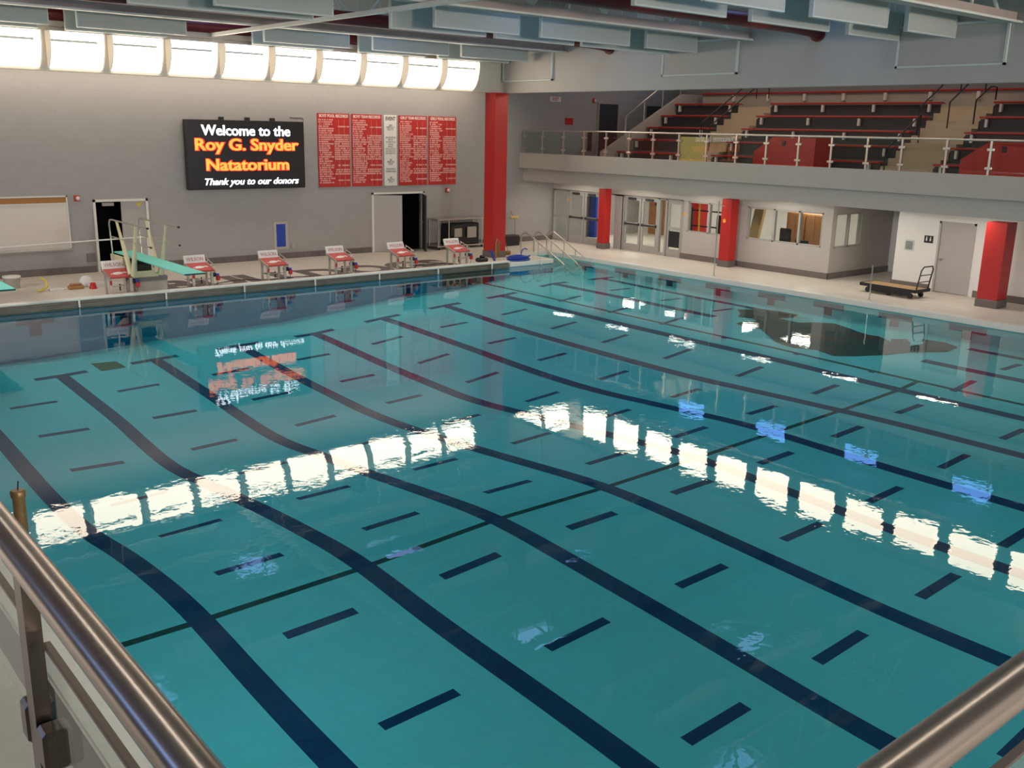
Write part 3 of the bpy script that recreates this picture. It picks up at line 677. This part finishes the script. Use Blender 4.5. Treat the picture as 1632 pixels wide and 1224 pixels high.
# things inside
def item(name, mb, mats, off, label, cat, group=None):
    o = mb.build(name, mats, None, None, off); return tag(o, label, cat, group)
item('wooden_door', MB().bbox((33.9,29.9,0.01),(33.98,31.0,2.1),.01).box((33.86,30.3,1.3),(33.9,30.6,1.8),1), ['wood','dgrey'], (33.95,30.5,0.01), 'brown wooden door seen through the lobby glass', 'door')
item('blue_locker', MB().bbox((30.4,30.9,.01),(30.9,31.3,1.8),.02), 'blue', (30.65,31.1,.01), 'blue locker seen through the left glass doors', 'locker')
item('red_column', MB().bbox((31.0,25.7,0.01),(31.6,26.4,2.6),.01), 'red', (31.3,26.0,0.01), 'red column inside the office behind the window', 'column')
o = empty('ladder_rack', (28.95,23.45,0.01), 'black metal rack standing behind the office window', 'rack')
q = MB()
for yy in (-.85,.0,.85): q.box((0,yy-.03,0),(.05,yy+.03,1.85))
q.build('upright','black',o); q = MB()
for zz in (.7,1.15,1.72): q.box((0,-.85,zz),(.05,.85,zz+.05))
q.build('shelf_bar','black',o)
MB().cyl((.02,.45,.2),(-.05,.45,2.0),.03,n=6).build('yellow_pole','yellow',o)
item('loudspeaker', MB().bbox((29.3,23.0,0.8),(29.7,23.4,1.6),.02).box((29.35,23.05,0.01),(29.65,23.3,.8)), 'black', (29.5,23.2,.01), 'black loudspeaker behind the office window', 'speaker')
item('cardboard_panel', MB().prism([(29.6,.01),(30.1,1.9),(30.25,1.9),(29.75,.01)],1,21.9,22.3), 'cardboard', (29.7,22.1,.01), 'tall cardboard panel leaning inside the office window', 'cardboard')
for k, (ya, yb) in enumerate(((20.87,21.65),(20.05,20.83))):
    o = empty('wooden_cabinet', (31.2,(ya+yb)/2,.01), ['brown wooden cabinet in the office, left of the pair','brown wooden cabinet in the office, right of the pair'][k], 'cabinet', 'brown cabinets in the office')
    h = (yb-ya)/2; MB().bbox((0,-h,0),(.5,h,1.78),.01).build('body','wood',o); MB().bbox((-.02,-h+.02,.05),(0,-.01,1.74),.005).build('door','wood',o); MB().bbox((-.02,.01,.05),(0,h-.02,1.74),.005).build('door','wood',o)
o = empty('office_chair', (29.75,20.8,.01), 'black office chair behind the office window', 'chair')
MB().bbox((-.25,-.25,.42),(.25,.25,.52),.05).build('seat','black',o); MB().bbox((.18,-.24,.6),(.26,.24,1.32),.06).build('backrest','black',o); MB().cyl((0,0,.05),(0,0,.42),.03).build('stem','black',o)
q = MB(); [q.cyl((0,0,.08),(.28*math.cos(t),.28*math.sin(t),.03),.02,n=6) for t in [i*math.tau/5 for i in range(5)]]; q.build('base','black',o)
item('office_monitor', MB().bbox((28.9,19.15,.86),(28.96,19.65,1.1),.01).box((28.92,19.35,.72),(28.95,19.45,.86)), 'black', (28.93,19.4,.72), 'small dark monitor on the office desk behind glass', 'monitor')
item('office_desk', MB().box((28.6,18.4,.68),(29.3,21.1,.72)).box((28.65,18.45,.01),(28.7,18.5,.68)).box((29.2,21.0,.01),(29.25,21.05,.68)).box((28.65,21.0,.01),(28.7,21.05,.68)).box((29.2,18.45,.01),(29.25,18.5,.68)), 'conc', (28.95,19.7,.01), 'grey desk along the office window', 'desk')
for k, (y, z) in enumerate(((24.07,1.65),(30.43,1.75))):
    item('round_sticker', MB().cyl((OX-.012,y,z),(OX-.001,y,z),.06,n=12), 'orange', (OX-.006,y,z), ['small orange sticker on the frame beside the office window','small orange sticker on the frame of the far glass door'][k], 'sticker', 'orange stickers')

# locker room door and signs
d = empty('door_7', (28.97,14.1,0), '', ''); del d['label']; del d['category']; struct(d)
MB().bbox((-.01,-.5,.01),(.04,.5,2.08),.006).build('leaf','doorg',d); q = MB(); q.box((-.04,-.56,0),(.05,-.5,2.14)); q.box((-.04,.5,0),(.05,.56,2.14)); q.box((-.04,-.56,2.08),(.05,.56,2.14)); q.build('frame','doorg',d); MB().bbox((-.07,.33,.98),(-.01,.44,1.03),.01).build('handle','steel',d)
q = empty('room_sign', (28.95,14.95,1.45), 'small dark pictogram sign beside the locker room door', 'sign'); MB().bbox((-.02,-.14,0),(-.001,.14,.22),.005).build('plate','black',q)
s_ = MB()
for yy in (-.06,.06): s_.cyl((-.026,yy,.17),(-.021,yy,.17),.018,n=10); s_.box((-.026,yy-.02,.06),(-.021,yy+.02,.145))
s_.build('pictogram','white',q)
q = empty('access_panel', (28.95,15.55,1.15), 'square grey access panel on the wall left of the locker room door', 'panel'); MB().bbox((-.015,-.16,0),(-.001,.16,.34),.004).build('plate','trim',q); MB().box((-.02,-.12,.04),(-.015,.12,.30)).build('cover','steel',q)
# flatbed cart
ct = empty('flatbed_cart', (27.35,15.0,0), 'flatbed cart with black frame and upright handle on the right deck', 'cart', rz=math.radians(-3))
MB().bbox((-.38,-.9,.24),(.38,.9,.27),.005).build('platform','cardboard',ct)
q = MB(); q.box((-.4,-.92,.19),(-.36,.92,.28)); q.box((.36,-.92,.19),(.4,.92,.28)); q.box((-.4,-.92,.19),(.4,-.88,.28)); q.box((-.4,.88,.19),(.4,.92,.28)); q.box((-.03,-.9,.14),(.03,.9,.2)); q.box((-.3,-.7,.06),(-.26,.7,.19)); q.build('frame','black',ct)
q = MB(); q.tube([(-.3,-.88,.25),(-.3,-.98,.85),(-.22,-1.0,.95),(.22,-1.0,.95),(.3,-.98,.85),(.3,-.88,.25)],.02,n=8); q.cyl((-.3,-.93,.5),(.3,-.93,.5),.015,n=6); q.cyl((-.3,-.95,.7),(.3,-.95,.7),.015,n=6); q.build('handle','black',ct)
for x in (-.28,.28):
    for y in (-.7,0,.7): MB().cyl((x-.025,y,.08),(x+.025,y,.08),.08,n=12).cyl((x-.01,y,.08),(x-.01,y,.19),.02,n=6).build('wheel','black',ct)
# flag stanchions on the right deck
for k, (x, y, h) in enumerate(((25.62,20.4,2.45),(25.75,14.85,1.0))):
    o = empty('flag_pole', (x,y,0), ['tall thin steel pole on the right deck before the office','short thin steel pole on the right deck beside the cart'][k], 'pole', 'thin poles at the right pool edge')
    MB().cyl((0,0,0),(0,0,h),.018,n=8).build('shaft','steel',o); MB().lathe([(.06,0),(.06,.015),(.025,.03)],n=12).build('base_plate','steel',o)
    if k == 0: MB().cyl((0,-.25,h*.93),(0,.1,h*.97),.01,n=5).build('cross_bar','steel',o)

# ------------------------------------------------------------------ far wall equipment
# whiteboard
o = empty('whiteboard', (6.0, FY, .74), 'large whiteboard with brown cork strip on top, on the far wall', 'whiteboard')
MB().bbox((-3.0,-.03,.06),(2.68,-.005,1.38),.004).build('writing_surface','board',o)
MB().bbox((-3.0,-.035,1.40),(2.68,-.005,1.56),.004).build('cork_strip','cork',o)
q = MB(); q.box((-3.05,-.05,0),(2.72,0,.05)); q.box((-3.05,-.05,1.57),(2.72,0,1.61)); q.box((2.68,-.05,0),(2.72,0,1.61)); q.box((-3.0,-.05,1.375),(2.68,0,1.40)); q.build('frame','truss_w',o)
MB().bbox((-3.05,-.13,-.01),(2.78,-.03,.03),.005).build('pen_tray','alu',o)
# LED screen
sc = empty('led_display', (14.45, FY, 2.44), 'large black electronic display with glowing welcome message on the far wall', 'display')
MB().bbox((-2.07,-.28,0),(2.07,-.06,2.2),.02).build('housing','screen',sc)
for xx in (-.8,.1,1.0): MB().bbox((xx-.06,-.2,2.19),(xx+.06,-.02,2.3),.01).build('bracket','black',sc)
MB().tube([(1.7,-.03,2.35),(2.15,-.03,2.35),(2.2,-.03,2.3),(2.2,-.03,.3)],.018,n=6).build('conduit','alu',sc)
def led(body, size, x, z, width, material, y, bold, shifts, shear=0):
    for dx in shifts: text('lettering', body, size, (x+dx, y, z), FACE_S, material, sc, bold=bold, width=width, extrude=.001, shear=shear)
led('Welcome to the', .46, 0, 1.86, 3.10, 'led_w', -.285, .004, (-.008,.008))
led('Thank you to our donors', .30, .10, .24, 3.33, 'led_w', -.285, .002, (-.005,.005), .3)
for body, z, wd in (('Roy G. Snyder',1.41,3.62),('Natatorium',.77,2.90)):
    led(body, .52, 0, z, wd, 'led_r', -.283, .022, (-.022,.022)); led(body, .52, 0, z, wd, 'led_o', -.289, .008, (-.012,.012))
# record boards
bx = [(17.18,18.46),(18.54,19.80),(20.53,21.80),(21.88,23.16)]
hd = ["BOYS' POOL RECORDS","BOYS' TEAM RECORDS","GIRLS' TEAM RECORDS","GIRLS' POOL RECORDS"]
for k, (x0, x1) in enumerate(bx):
    o = empty('record_board', ((x0+x1)/2, FY, 2.42), 'tall red swim record board on the far wall, %s' % ['leftmost of the four','left of the white event board','right of the white event board','rightmost of the four'][k], 'sign', 'red record boards')
    h = (x1-x0)/2; Hh = 2.53
    MB().bbox((-h,-.03,0),(h,-.002,Hh),.004).build('panel','red',o)
    text('header',hd[k],.14,(0,-.035,Hh-.09),FACE_S,'ink',o,bold=.003,width=2*h-.14)
    rnd = random.Random(k); q = MB(); nrow = 30
    for r in range(nrow):
        z = Hh-.22-r*(Hh-.30)/nrow
        def run(a, c):                                # a row of letter-sized strokes
            x = a
            while x < c:
                wv = rnd.uniform(.018,.036)
                if rnd.random() < .88: q.box((x,-.034,z-.024),(x+wv*.72,-.031,z+.026))
                x += wv
        run(-h+.04,-h+.10); run(-h+.13,-h+.13+rnd.uniform(.28,.52))
        mid = 7 <= r <= 18 or r in (24,25,23)
        if mid or r in (3,4) and r == 3 or r in (21,28):
            run(h-.62 if mid else h-.5,h-.03)
    q.build('lettering','pinkink',o)
    q = MB()
    for xx in (h-.22,h-.44): q.box((xx-.003,-.033,.03),(xx+.003,-.0305,Hh-.2))
    q.build('grid_line','pinkink',o)
o = empty('event_board', (20.17, FY, 2.42), 'narrow white event list board between the red record boards', 'sign')
MB().bbox((-.27,-.03,0),(.27,-.002,2.53),.004).build('panel','white',o)
text('header','EVENT',.19,(0,-.035,2.40),FACE_S,'blackink',o,bold=.003,width=.42)
text('lettering','200\nMEDLEY\nRELAY',.10,(0,-.035,2.09),FACE_S,'greyink',o,linesp=.75)
text('lettering','200 FREESTYLE\n200 I.M.\n50 FREESTYLE\nDIVING\nDIVING\n100 BUTTERFLY\n100 FREESTYLE\n500 FREESTYLE',.085,(0,-.035,1.45),FACE_S,'greyink',o,width=.46,linesp=.95)
text('lettering','200\nFREESTYLE\nRELAY',.10,(0,-.035,.86),FACE_S,'greyink',o,linesp=.75,width=.3)
text('lettering','100 BACKSTROKE\n100 BREASTSTROKE',.085,(0,-.035,.56),FACE_S,'greyink',o,width=.46)
text('lettering','400\nFREESTYLE\nRELAY',.10,(0,-.035,.22),FACE_S,'greyink',o,linesp=.75,width=.3)
# doors in the far wall
d = empty('door_8', (10.28,FY,0), '', ''); del d['label']; del d['category']; struct(d)
q = MB(); q.box((-.83,-.05,0),(-.76,.1,2.2)); q.box((.77,-.05,0),(.84,.1,2.2)); q.box((-.83,-.05,2.13),(.84,.1,2.2)); q.build('frame','truss_w',d)
MB().bbox((.02,.02,.01),(.77,.07,2.13),.005).build('leaf','doorg',d)
MB().bbox((-.55,-.02,2.0),(-.2,.05,2.1),.01).build('door_closer','alu',d); MB().box((.5,.012,1.98),(.64,.02,2.08)).build('notice','yellow',d)
d = empty('door_9', (20.5,FY,0), '', ''); del d['label']; del d['category']; struct(d)
q = MB(); q.box((-1.17,-.05,0),(-1.1,.1,2.18)); q.box((1.1,-.05,0),(1.17,.1,2.18)); q.box((-1.17,-.05,2.11),(1.17,.1,2.18)); q.build('frame','truss_w',d)
a = math.radians(-28); mt = Matrix.Translation((-1.1,-.02,0)) @ Matrix.Rotation(a,4,'Z'); MB().bbox((0,-.025,.01),(1.06,.025,2.09),.005,0,mt).build('leaf','doorg',d)
a = math.radians(180+62); mt = Matrix.Translation((1.1,-.02,0)) @ Matrix.Rotation(a,4,'Z'); MB().bbox((0,-.025,.01),(1.06,.025,2.09),.005,0,mt).build('leaf','dgrey',d)
MB().bbox((.9,-.38,1.0),(.98,-.30,1.1),.01).build('handle','steel',d)
o = empty('wall_recess_panel', (15.65,FY,.36), 'blue upright panel in a pale frame low on the far wall', 'panel')
MB().bbox((-.17,-.04,.06),(.17,-.01,.84),.01).build('pad','blue',o); MB().bbox((-.27,-.02,-.02),(.27,-.001,.92),.005).build('frame','paint',o)
o = MB().cyl((16.1,FY-.06,.42),(16.1,FY-.001,.42),.09,n=14).build('wall_outlet','alu',None,None,(16.1,FY,.42)); tag(o,'round grey outlet on the far wall beside the blue panel','outlet')
o = MB().bbox((9.14,FY-.03,.33),(9.4,FY-.001,.58),.006).build('wall_grille','concd',None,None,(9.27,FY,.33)); tag(o,'small square grey grille on the far wall left of the open door','grille')
# equipment rack beside the column
o = empty('storage_rack', (23.0,31.0,0), 'wheeled steel storage rack with dark equipment beside the tall red column', 'rack')
for x in (-1.15,-.65,.95,1.2):
    for y in (-.3,.3): MB().cyl((x,y,.08),(x,y,1.15),.025,n=6).build('upright','steel',o)
for z in (.1,1.12): MB().box((-1.2,-.32,z),(1.2,.32,z+.04)).build('shelf','steel',o)
q = MB(); q.bbox((-.6,-.2,.14),(.9,.28,.95),.03); q.bbox((-.55,-.3,.5),(-.1,-.2,.9),.02); q.build('dark_case','black',o)
MB().bbox((-.38,-.31,.45),(-.02,-.25,.78),.01).build('white_panel','conc',o); MB().bbox((.25,-.31,.4),(.68,-.25,.82),.01).build('white_panel','conc',o)
for x in (-1.1,.95): MB().cyl((x-.02,-.3,.05),(x+.02,-.3,.05),.05,n=10).build('wheel','black',o)

# ------------------------------------------------------------------ starting blocks
def make_block():
    o = empty('starting_block', (0,0,0), '', 'starting block', 'red and white starting blocks')
    w = .31
    q = MB(); ang = math.atan2(.17,.62)
    mt = Matrix.Translation((0,-.08,.50)) @ Matrix.Rotation(ang,4,'X')
    q.bbox((-w,0,-.035),(w,.62,.02),.012,0,mt); q.build('tread','blockred',o)
    # pale dog-head emblem painted on the tread: a few curved patches
    e = MB()
    for pts in ([(-.17,.22),(-.10,.30),(.02,.33),(.10,.29),(.12,.22),(.04,.17),(-.06,.15),(-.15,.16)],[(.11,.30),(.20,.31),(.25,.24),(.20,.22),(.13,.25)],[(-.22,.20),(-.17,.26),(-.18,.18)]):
        e.add([mt @ Vector((x,y,.0225)) for x, y in pts],[tuple(reversed(range(len(pts))))])
        e.add([mt @ Vector((x,y,.0235)) for x, y in pts],[tuple(reversed(range(len(pts))))])
    e.build('emblem','white',o)
    mt2 = Matrix.Translation((0,.46,.66)) @ Matrix.Rotation(math.radians(-22),4,'X')
    MB().bbox((-w,0,0),(w,.06,.24),.01,0,mt2).build('back_plate','white',o)
    t = text('lettering','WILSON',.15,(0,.46,.66),(R90+math.radians(-22),0,0),'redink',o,bold=-.001,width=.5)
    t.location = mt2 @ Vector((0,-.004,.115))
    for sx in (-1,1): MB().bbox((sx*(w+.012)-.014,-.05,-.045),(sx*(w+.012)+.014,.62,.03),.005,0,mt).build('side_rail','steel',o)
    q = MB(); q.tube([mt @ Vector((w+.05,.62,.10)), mt @ Vector((w+.05,.1,.10))],.014,n=6); q.tube([mt @ Vector((w+.05,.56,.10)), mt @ Vector((w+.01,.56,0))],.012,n=6); q.tube([mt @ Vector((w+.05,.2,.10)), mt @ Vector((w+.01,.2,0))],.012,n=6)
    q.build('grab_bar','steel',o)
    for sx in (-1,1): 
        MB().bbox((sx*.27-.035,-.03,0),(sx*.27+.035,.03,.50),.008).bbox((sx*.27-.055,-.05,0),(sx*.27+.055,.05,.015),.004).build('leg','steel',o)
        MB().bbox((sx*.27-.03,.36,0),(sx*.27+.03,.42,.60),.008).build('leg','steel',o)
    MB().cyl((-.27,.0,.26),(.27,.0,.26),.014,n=6).build('cross_bar','steel',o)
    MB().bbox((-.30,-.04,.30),(-.24,-.035,.42),.002).build('red_tag','red',o)
    MB().cyl((.0,.1,.12),(.0,.1,.30),.02,n=8).build('stub_post','black',o)
    q = MB(); q.bbox((.38,-.09,.20),(.48,.01,.34),.015); q.build('signal_box','red',o)
    MB().lathe([(.0,0),(.05,0),(.05,.05),(.03,.06)],(.42,-.04,.34),10).build('signal_lens','blue',o)
    MB().lathe([(.06,0),(.09,.03),(.09,.09),(.06,.12)],(.33,.05,.30),10).build('connector','black',o)
    MB().tube([(.43,-.02,.2),(.42,-.03,.1),(.34,-.06,.04),(.2,-.06,.015),(.05,-.02,.012)],.008,n=5).build('cable','black',o)
    return o
blk = make_block(); xb = [8.60+2.268*i for i in range(6)]
bl_lab = ['starting block farthest left, before the diving board stand','second starting block from the left, behind the diving board tip','third starting block from the left, below the blue wall panel','fourth starting block from the left, in mid deck','starting block in front of the open double doors, fifth from the left','starting block farthest right, beside the storage rack']
for i, x in enumerate(xb):
    o = blk if i == 0 else copy_tree(blk)
    o.location = (x,26.72,0); o['label'] = bl_lab[i]
o = MB().bbox((18.95,PY1-.03,-.62),(21.15,PY1-.016,-.16),.003).build('touch_pad','black',None,None,(20.0,PY1-.02,-.6)); tag(o,'black timing touch pad on the far pool wall below the last starting block','touch pad')
# lane anchors on the gutter face
for i in range(9):
    x = 5.1+2.268*i
    o = MB().bbox((x-.02,PY1-.13,-.14),(x+.02,PY1-.10,.05),.005).build('lane_anchor','white',None,None,(x,PY1-.1,-.14)); tag(o,'small white lane anchor on the far gutter, %s from the left' % ORD[i],'anchor','lane anchors on the far gutter')
# deck lettering behind the blocks
o = text('deck_lettering','BULLDOGS',2.4,(15.0,27.55,.002),(0,0,0),'base',None,extrude=.0015,bold=.12,width=10.2); tag(o,'large dark tiled letters set into the deck behind the starting blocks','lettering')
o = text('warning_lettering','NO DIVING',.13,(7.36,26.72,.002),(0,0,0),'white',None,extrude=.001,bold=.004,width=.8); tag(o,'small white warning letters on the deck at the far pool edge','lettering')

# ------------------------------------------------------------------ diving boards
def diving(x, label, tip_y=23.1, ped=True, guards=True):
    o = empty('diving_board', (x,27.2,.0), label, 'diving board', 'aqua diving boards')
    L0, L1 = 28.2-27.2, tip_y-27.2
    MB().bbox((-.26,L1,.965),(.26,L0,1.005),.01).build('board','aqua',o)
    MB().box((-.26,L1-.006,.96),(.26,L1+.03,.995)).build('edge_strip','dgreen',o)
    if not guards:
        q = MB(); q.prism([(-.6,.45),(.2,.45),(1.0,.95),(-.3,.95)],0,-.3,.3); q.build('stand','cream',o); MB().bbox((-.5,-.6,0),(.5,.4,.45),.02).build('pedestal','conc',o); return o
    for sx in (-1,1): MB().prism([(-.55,.45),(.05,.45),(.18,.75),(1.0,.88),(1.0,.95),(-.5,.95),(-.58,.7)] if False else [(.02,.45),(.32,.46),(1.0,.80),(1.0,.95),(.0,.95),(.0,.6)],0,sx*.33-.03,sx*.33+.03).build('side_plate','cream',o)
    q = MB(); q.prism([(-.5,.45),(-.5,.56),(-.1,.60),(.3,.56),(.3,.45)],0,-.3,.36); q.bbox((-.34,-.55,.45),(.40,-.48,.62),.02); q.build('base_frame','cream',o)
    MB().cyl((-.30,-.28,.86),(.30,-.28,.86),.09,n=14).build('fulcrum','black',o)
    MB().box((-.3,-.3,.6),(.3,.28,.8)).build('fulcrum_box','black',o)
    q = MB(); q.bbox((-.22,-.45,0),(.66,.55,.33),.02); q.bbox((-.23,-.46,.33),(.67,.56,.45),.01,1); q.build('pedestal',['conc','concd'],o)
    for sx, off in ((-1,-.38),(1,.42)):
        q = MB(); y0, y1 = .85, -2.1
        q.tube([(off,.7,.7),(off,.80,1.5),(off,.84,1.80),(off,.76,1.90),(off,.6,1.92),(off,-2.1,1.92)],.022,n=8)
        q.tube([(off,.79,1.45),(off,-2.25 if sx < 0 else -2.1,1.45)],.02,n=8); q.build('guard_rail','steel',o)
        MB().cyl((off,-2.1,1.92),(off,-2.16,1.92),.028,n=8).build('rail_cap','black',o); MB().cyl((off,-2.24 if sx < 0 else -2.1,1.45),(off,-2.3 if sx < 0 else -2.16,1.45),.026,n=8).build('rail_cap','black',o)
        for (ya, yb) in ((.2,-.55),(-1.25,-.75)):
            q = MB(); a = Vector((off,ya,1.9)); c = Vector((off*.9,yb,.55)); d_ = (c-a)
            for t0, t1, r0, r1 in ((0,.3,.036,.045),(.3,.8,.045,.075),(.8,1,.075,.09)): q.cyl(a+d_*t0,a+d_*t1,r0,r1,n=8)
            q.build('rail_strut','cream',o)
    return o
diving(9.21,'long aqua diving board with steel guard rails and cream stand on a pedestal')
diving(4.88,'aqua diving board cut off by the left edge, only its tip in view',tip_y=22.9,guards=False)
o = MB().cyl((4.5,28.75,1.18),(10.2,28.85,1.29),.022,n=8).cyl((4.6,28.75,0),(4.6,28.75,1.18),.03,n=8).cyl((10.15,28.85,0),(10.15,28.85,1.29),.025,n=8).build('long_rail','white',None,None,(7.4,28.8,0)); tag(o,'long thin white horizontal rail behind the diving board','rail')
# small things on the left deck
q = empty('bucket', (6.55,29.5,0), 'white bucket with a round lid on the deck below the whiteboard', 'bucket'); MB().lathe([(.19,0),(.22,.30)],n=16).build('body','conc',q); MB().lathe([(.23,.29),(.24,.31),(.23,.34),(.1,.35)],n=20).build('lid','white',q); MB().tube([(.20,0,.24),(.33,-.1,.12),(.30,-.2,.02)],.01,n=5).build('handle','steel',q)
o = MB().tube([(7.15,28.9,.30),(7.25,28.75,.22),(7.22,28.6,.10),(7.05,28.4,.05),(6.9,28.3,.04)],.028,n=6).build('yellow_strap','yellow',None,None,(7.1,28.6,0)); tag(o,'curved yellow strap lying on the deck near the white bucket','strap')
o = MB().bbox((7.72,28.35,0),(8.12,28.52,.10),.02).bbox((7.76,28.38,.10),(8.08,28.48,.16),.02).build('scrub_brush','wood',None,None,(7.9,28.4,0)); tag(o,'brown scrub brush on the deck left of the red cup','brush')
o = MB().lathe([(.11,0),(.10,.02),(.07,.16),(.05,.17)],(8.33,28.25,0),14).build('red_cup','red',None,None,(8.33,28.25,0)); tag(o,'small red cup upside down on the left deck','cup')
o = MB().lathe([(.02,0),(.15,.02),(.19,.12),(.15,.24),(.06,.30)],(8.30,28.78,0),12).prism([(8.3,.0),(8.3,.16),(9.3,.03),(9.3,0)],1,28.45,28.75).build('white_towel','white',None,None,(8.3,28.6,0)); tag(o,'crumpled white cloth trailing across the deck behind the red cup','cloth')
o = MB().bbox((7.25,28.45,0),(7.62,28.62,.03),.01).tube([(7.3,28.5,.03),(7.45,28.55,.05),(7.68,28.5,.03)],.012,n=5).build('white_scraper','white',None,None,(7.45,28.5,0)); tag(o,'flat white scraper on the deck beside the brown brush','scraper')
def cable(pts, label):
    o = MB().tube(pts,.012,n=5).build('deck_cable','black',None,None,pts[0]); tag(o,label,'cable','cables on the deck')
cable([(4.5,26.9,.012),(5.6,27.0,.012),(6.3,26.85,.012),(7.0,26.9,.012),(7.2,26.7,.012)],'thin dark cable on the far left deck near the pool edge')
cable([(11.5,27.3,.012),(12.3,27.6,.012),(13.2,27.2,.012),(14.1,27.3,.012),(15.0,26.9,.012)],'dark cable looping across the deck between second and third blocks')
cable([(18.2,27.0,.012),(18.8,27.6,.012),(19.6,27.3,.012),(20.2,26.9,.012)],'dark cable looping across the deck between the last two blocks')
# clutter by the big column
q = empty('vacuum_hose', (22.55,26.75,0), 'coiled blue vacuum hose lying on the deck by the tall red column', 'hose')
pts = [((.30+.11*math.sin(t*.37))*math.cos(t)*1.15,(.24+.08*math.sin(t*.37))*math.sin(t),.03+.012*t/ math.pi) for t in [i*math.pi/8 for i in range(0,96)]]
MB().tube(pts,.028,n=6).build('coil','blue',q)
MB().tube([(.1,0,.15),(.15,.0,.35),(.28,0,.42),(.4,0,.38)],.022,n=6).build('hose_end','blue',q)
q = empty('leaf_net', (22.1,27.35,0), 'brown pool net frame leaning against the foot of the tall red column', 'net')
MB().tube([(-.1,0,.03),(-.02,.12,.55),(.1,.2,.72),(.2,.18,.6),(.12,.1,.1)],.02,n=6).build('frame','wood',q)
MB().prism([(-.06,.08),(.02,.5),(.12,.66),(.17,.56),(.1,.1)],1,.10,.115).build('mesh','bronze',q)
o = MB().bbox((21.0,27.0,0),(21.4,27.3,.14),.04).bbox((21.1,27.05,.14),(21.3,27.2,.24),.04).build('pump_motor','black',None,None,(21.2,27.1,0)); tag(o,'small black pump on the deck left of the tall red column','pump')
o = MB().box((21.62,26.95,.0),(21.68,27.0,.46),0,Matrix.Translation((21.65,27,0)) @ Matrix.Rotation(math.radians(-25),4,'Y') @ Matrix.Translation((-21.65,-27,0))).build('blue_brush','blue',None,None,(21.65,27,0)); tag(o,'slim blue brush leaning beside the foot of the tall red column','brush')
o = MB().bbox((24.9,30.35,0),(25.65,30.75,.42),.03).build('black_crate','black',None,None,(24.4,30.6,0)); tag(o,'low black crate on the deck behind the tall red column','crate')
q = empty('broom', (23.25,28.2,0), 'straw broom standing behind the tall red column', 'broom'); MB().cyl((0,0,.15),(-.05,.6,1.35),.014,n=6).build('handle','wood',q); MB().bbox((-.12,-.05,0),(.12,.05,.16),.03).build('bristles','bronze',q)
q = empty('mop', (25.95,31.05,0), 'pale mop leaning on the far wall right of the tall red column', 'mop'); MB().cyl((0,0,.9),(0,.3,1.3),.014,n=6).cyl((0,0,0),(0,0,.9),.014,n=6).build('handle','wood',q); MB().bbox((-.25,-.05,1.0),(.15,.05,1.12),.04).build('head','ply',q)
# stair rails at the pool corner
for k, x in enumerate((24.0,24.65,25.3)):
    o = empty('stair_handrail', (x,27.0,0), 'steel pool stair handrail, %s of three at the far right corner' % ['leftmost','middle','rightmost'][k], 'handrail', 'pool stair handrails')
    pts = [(0,1.35,0 if k == 0 or k == 2 else WZ-.1),(0,1.35,.55),(0,1.30,.68),(0,1.18,.76),(0,.98,.78),(0,.82,.72),(0,-1.0,-.10),(0,-1.5,-.42)]
    MB().tube(pts,.024,n=8).build('rail','steel',o)
    for yy in (.35,-.3): MB().cyl((0,yy,WZ-.3 if k == 1 else -.0),(0,yy,.72-(.82-yy)*.45),.018,n=6).build('post','steel',o)

# ------------------------------------------------------------------ left deck pole, gallery and railings in the foreground
q = empty('bronze_post', (1.80,8.7,0), 'bronze cylindrical post with a wire tip standing at the left pool edge', 'post')
MB().cyl((0,0,0),(0,0,1.46),.052,n=16).build('shaft','bronze',q); MB().lathe([(.06,0),(.062,.05),(.05,.06)],(0,0,1.42),16).build('cap','bronze',q); MB().lathe([(.075,.88),(.075,.93)],n=16).build('collar','bronze',q); MB().cyl((0,0,1.48),(.01,0,1.56),.006,n=5).build('wire_tip','black',q)
GZ = 2.83
b = MB(); b.box((-3,-3,GZ-.25),(.24,30,GZ)); b.box((.24,-3,GZ-.25),(12,.34,GZ)); struct(b.build('floor_gallery','conc'))
RX, RY, RZ_ = .315, .423, 3.90
def guard(name, along, label):
    o = empty(name, (RX,RY,GZ), label, 'railing')
    zr_ = RZ_-GZ
    if along == 'y':
        P = lambda t, z, d=0: (d, t, z); ts = [1.12, 2.42, 3.72, 5.02]; end = 9.0
    else:
        P = lambda t, z, d=0: (t, d, z); ts = [1.9, 3.2, 4.5]; end = 7.0
    MB().tube([P(0.03,zr_),P(end,zr_)],.0265,n=24).build('handrail','rail',o)
    pts = []
    for t in ts:
        q = MB(); a = P(t-.022,0,-.012); c = P(t+.022,zr_-.02,.012)
        q.box([min(a[i],c[i]) for i in range(3)],[max(a[i],c[i]) for i in range(3)]); q.build('post','post',o)
        for zc in (.76,.25):
            for sg in (-1,1):
                q = MB(); a = P(t+sg*.05-.022,zc-.035,-.015); c = P(t+sg*.05+.022,zc+.035,.03)
                q.bbox([min(a[i],c[i]) for i in range(3)],[max(a[i],c[i]) for i in range(3)],.006); q.build('clamp','post',o)
    ed = [.03]+[t for t in ts]+[end]
    for t0, t1 in zip(ed, ed[1:]):
        q = MB(); a = P(t0+.05,.08,.004); c = P(t1-.05,.935,.014)
        q.box([min(a[i],c[i]) for i in range(3)],[max(a[i],c[i]) for i in range(3)]); q.build('glass_panel','glass',o)
        q = MB(); a = P(t0+.05,.935,.003); c = P(t1-.05,.941,.015); q.box([min(a[i],c[i]) for i in range(3)],[max(a[i],c[i]) for i in range(3)]); q.build('glass_edge_trim','post',o)
    return o
guard('gallery_railing','y','stainless handrail with glass panels along the left edge of the photo')
guard('gallery_railing','x','stainless handrail with glass panels at the lower right corner')
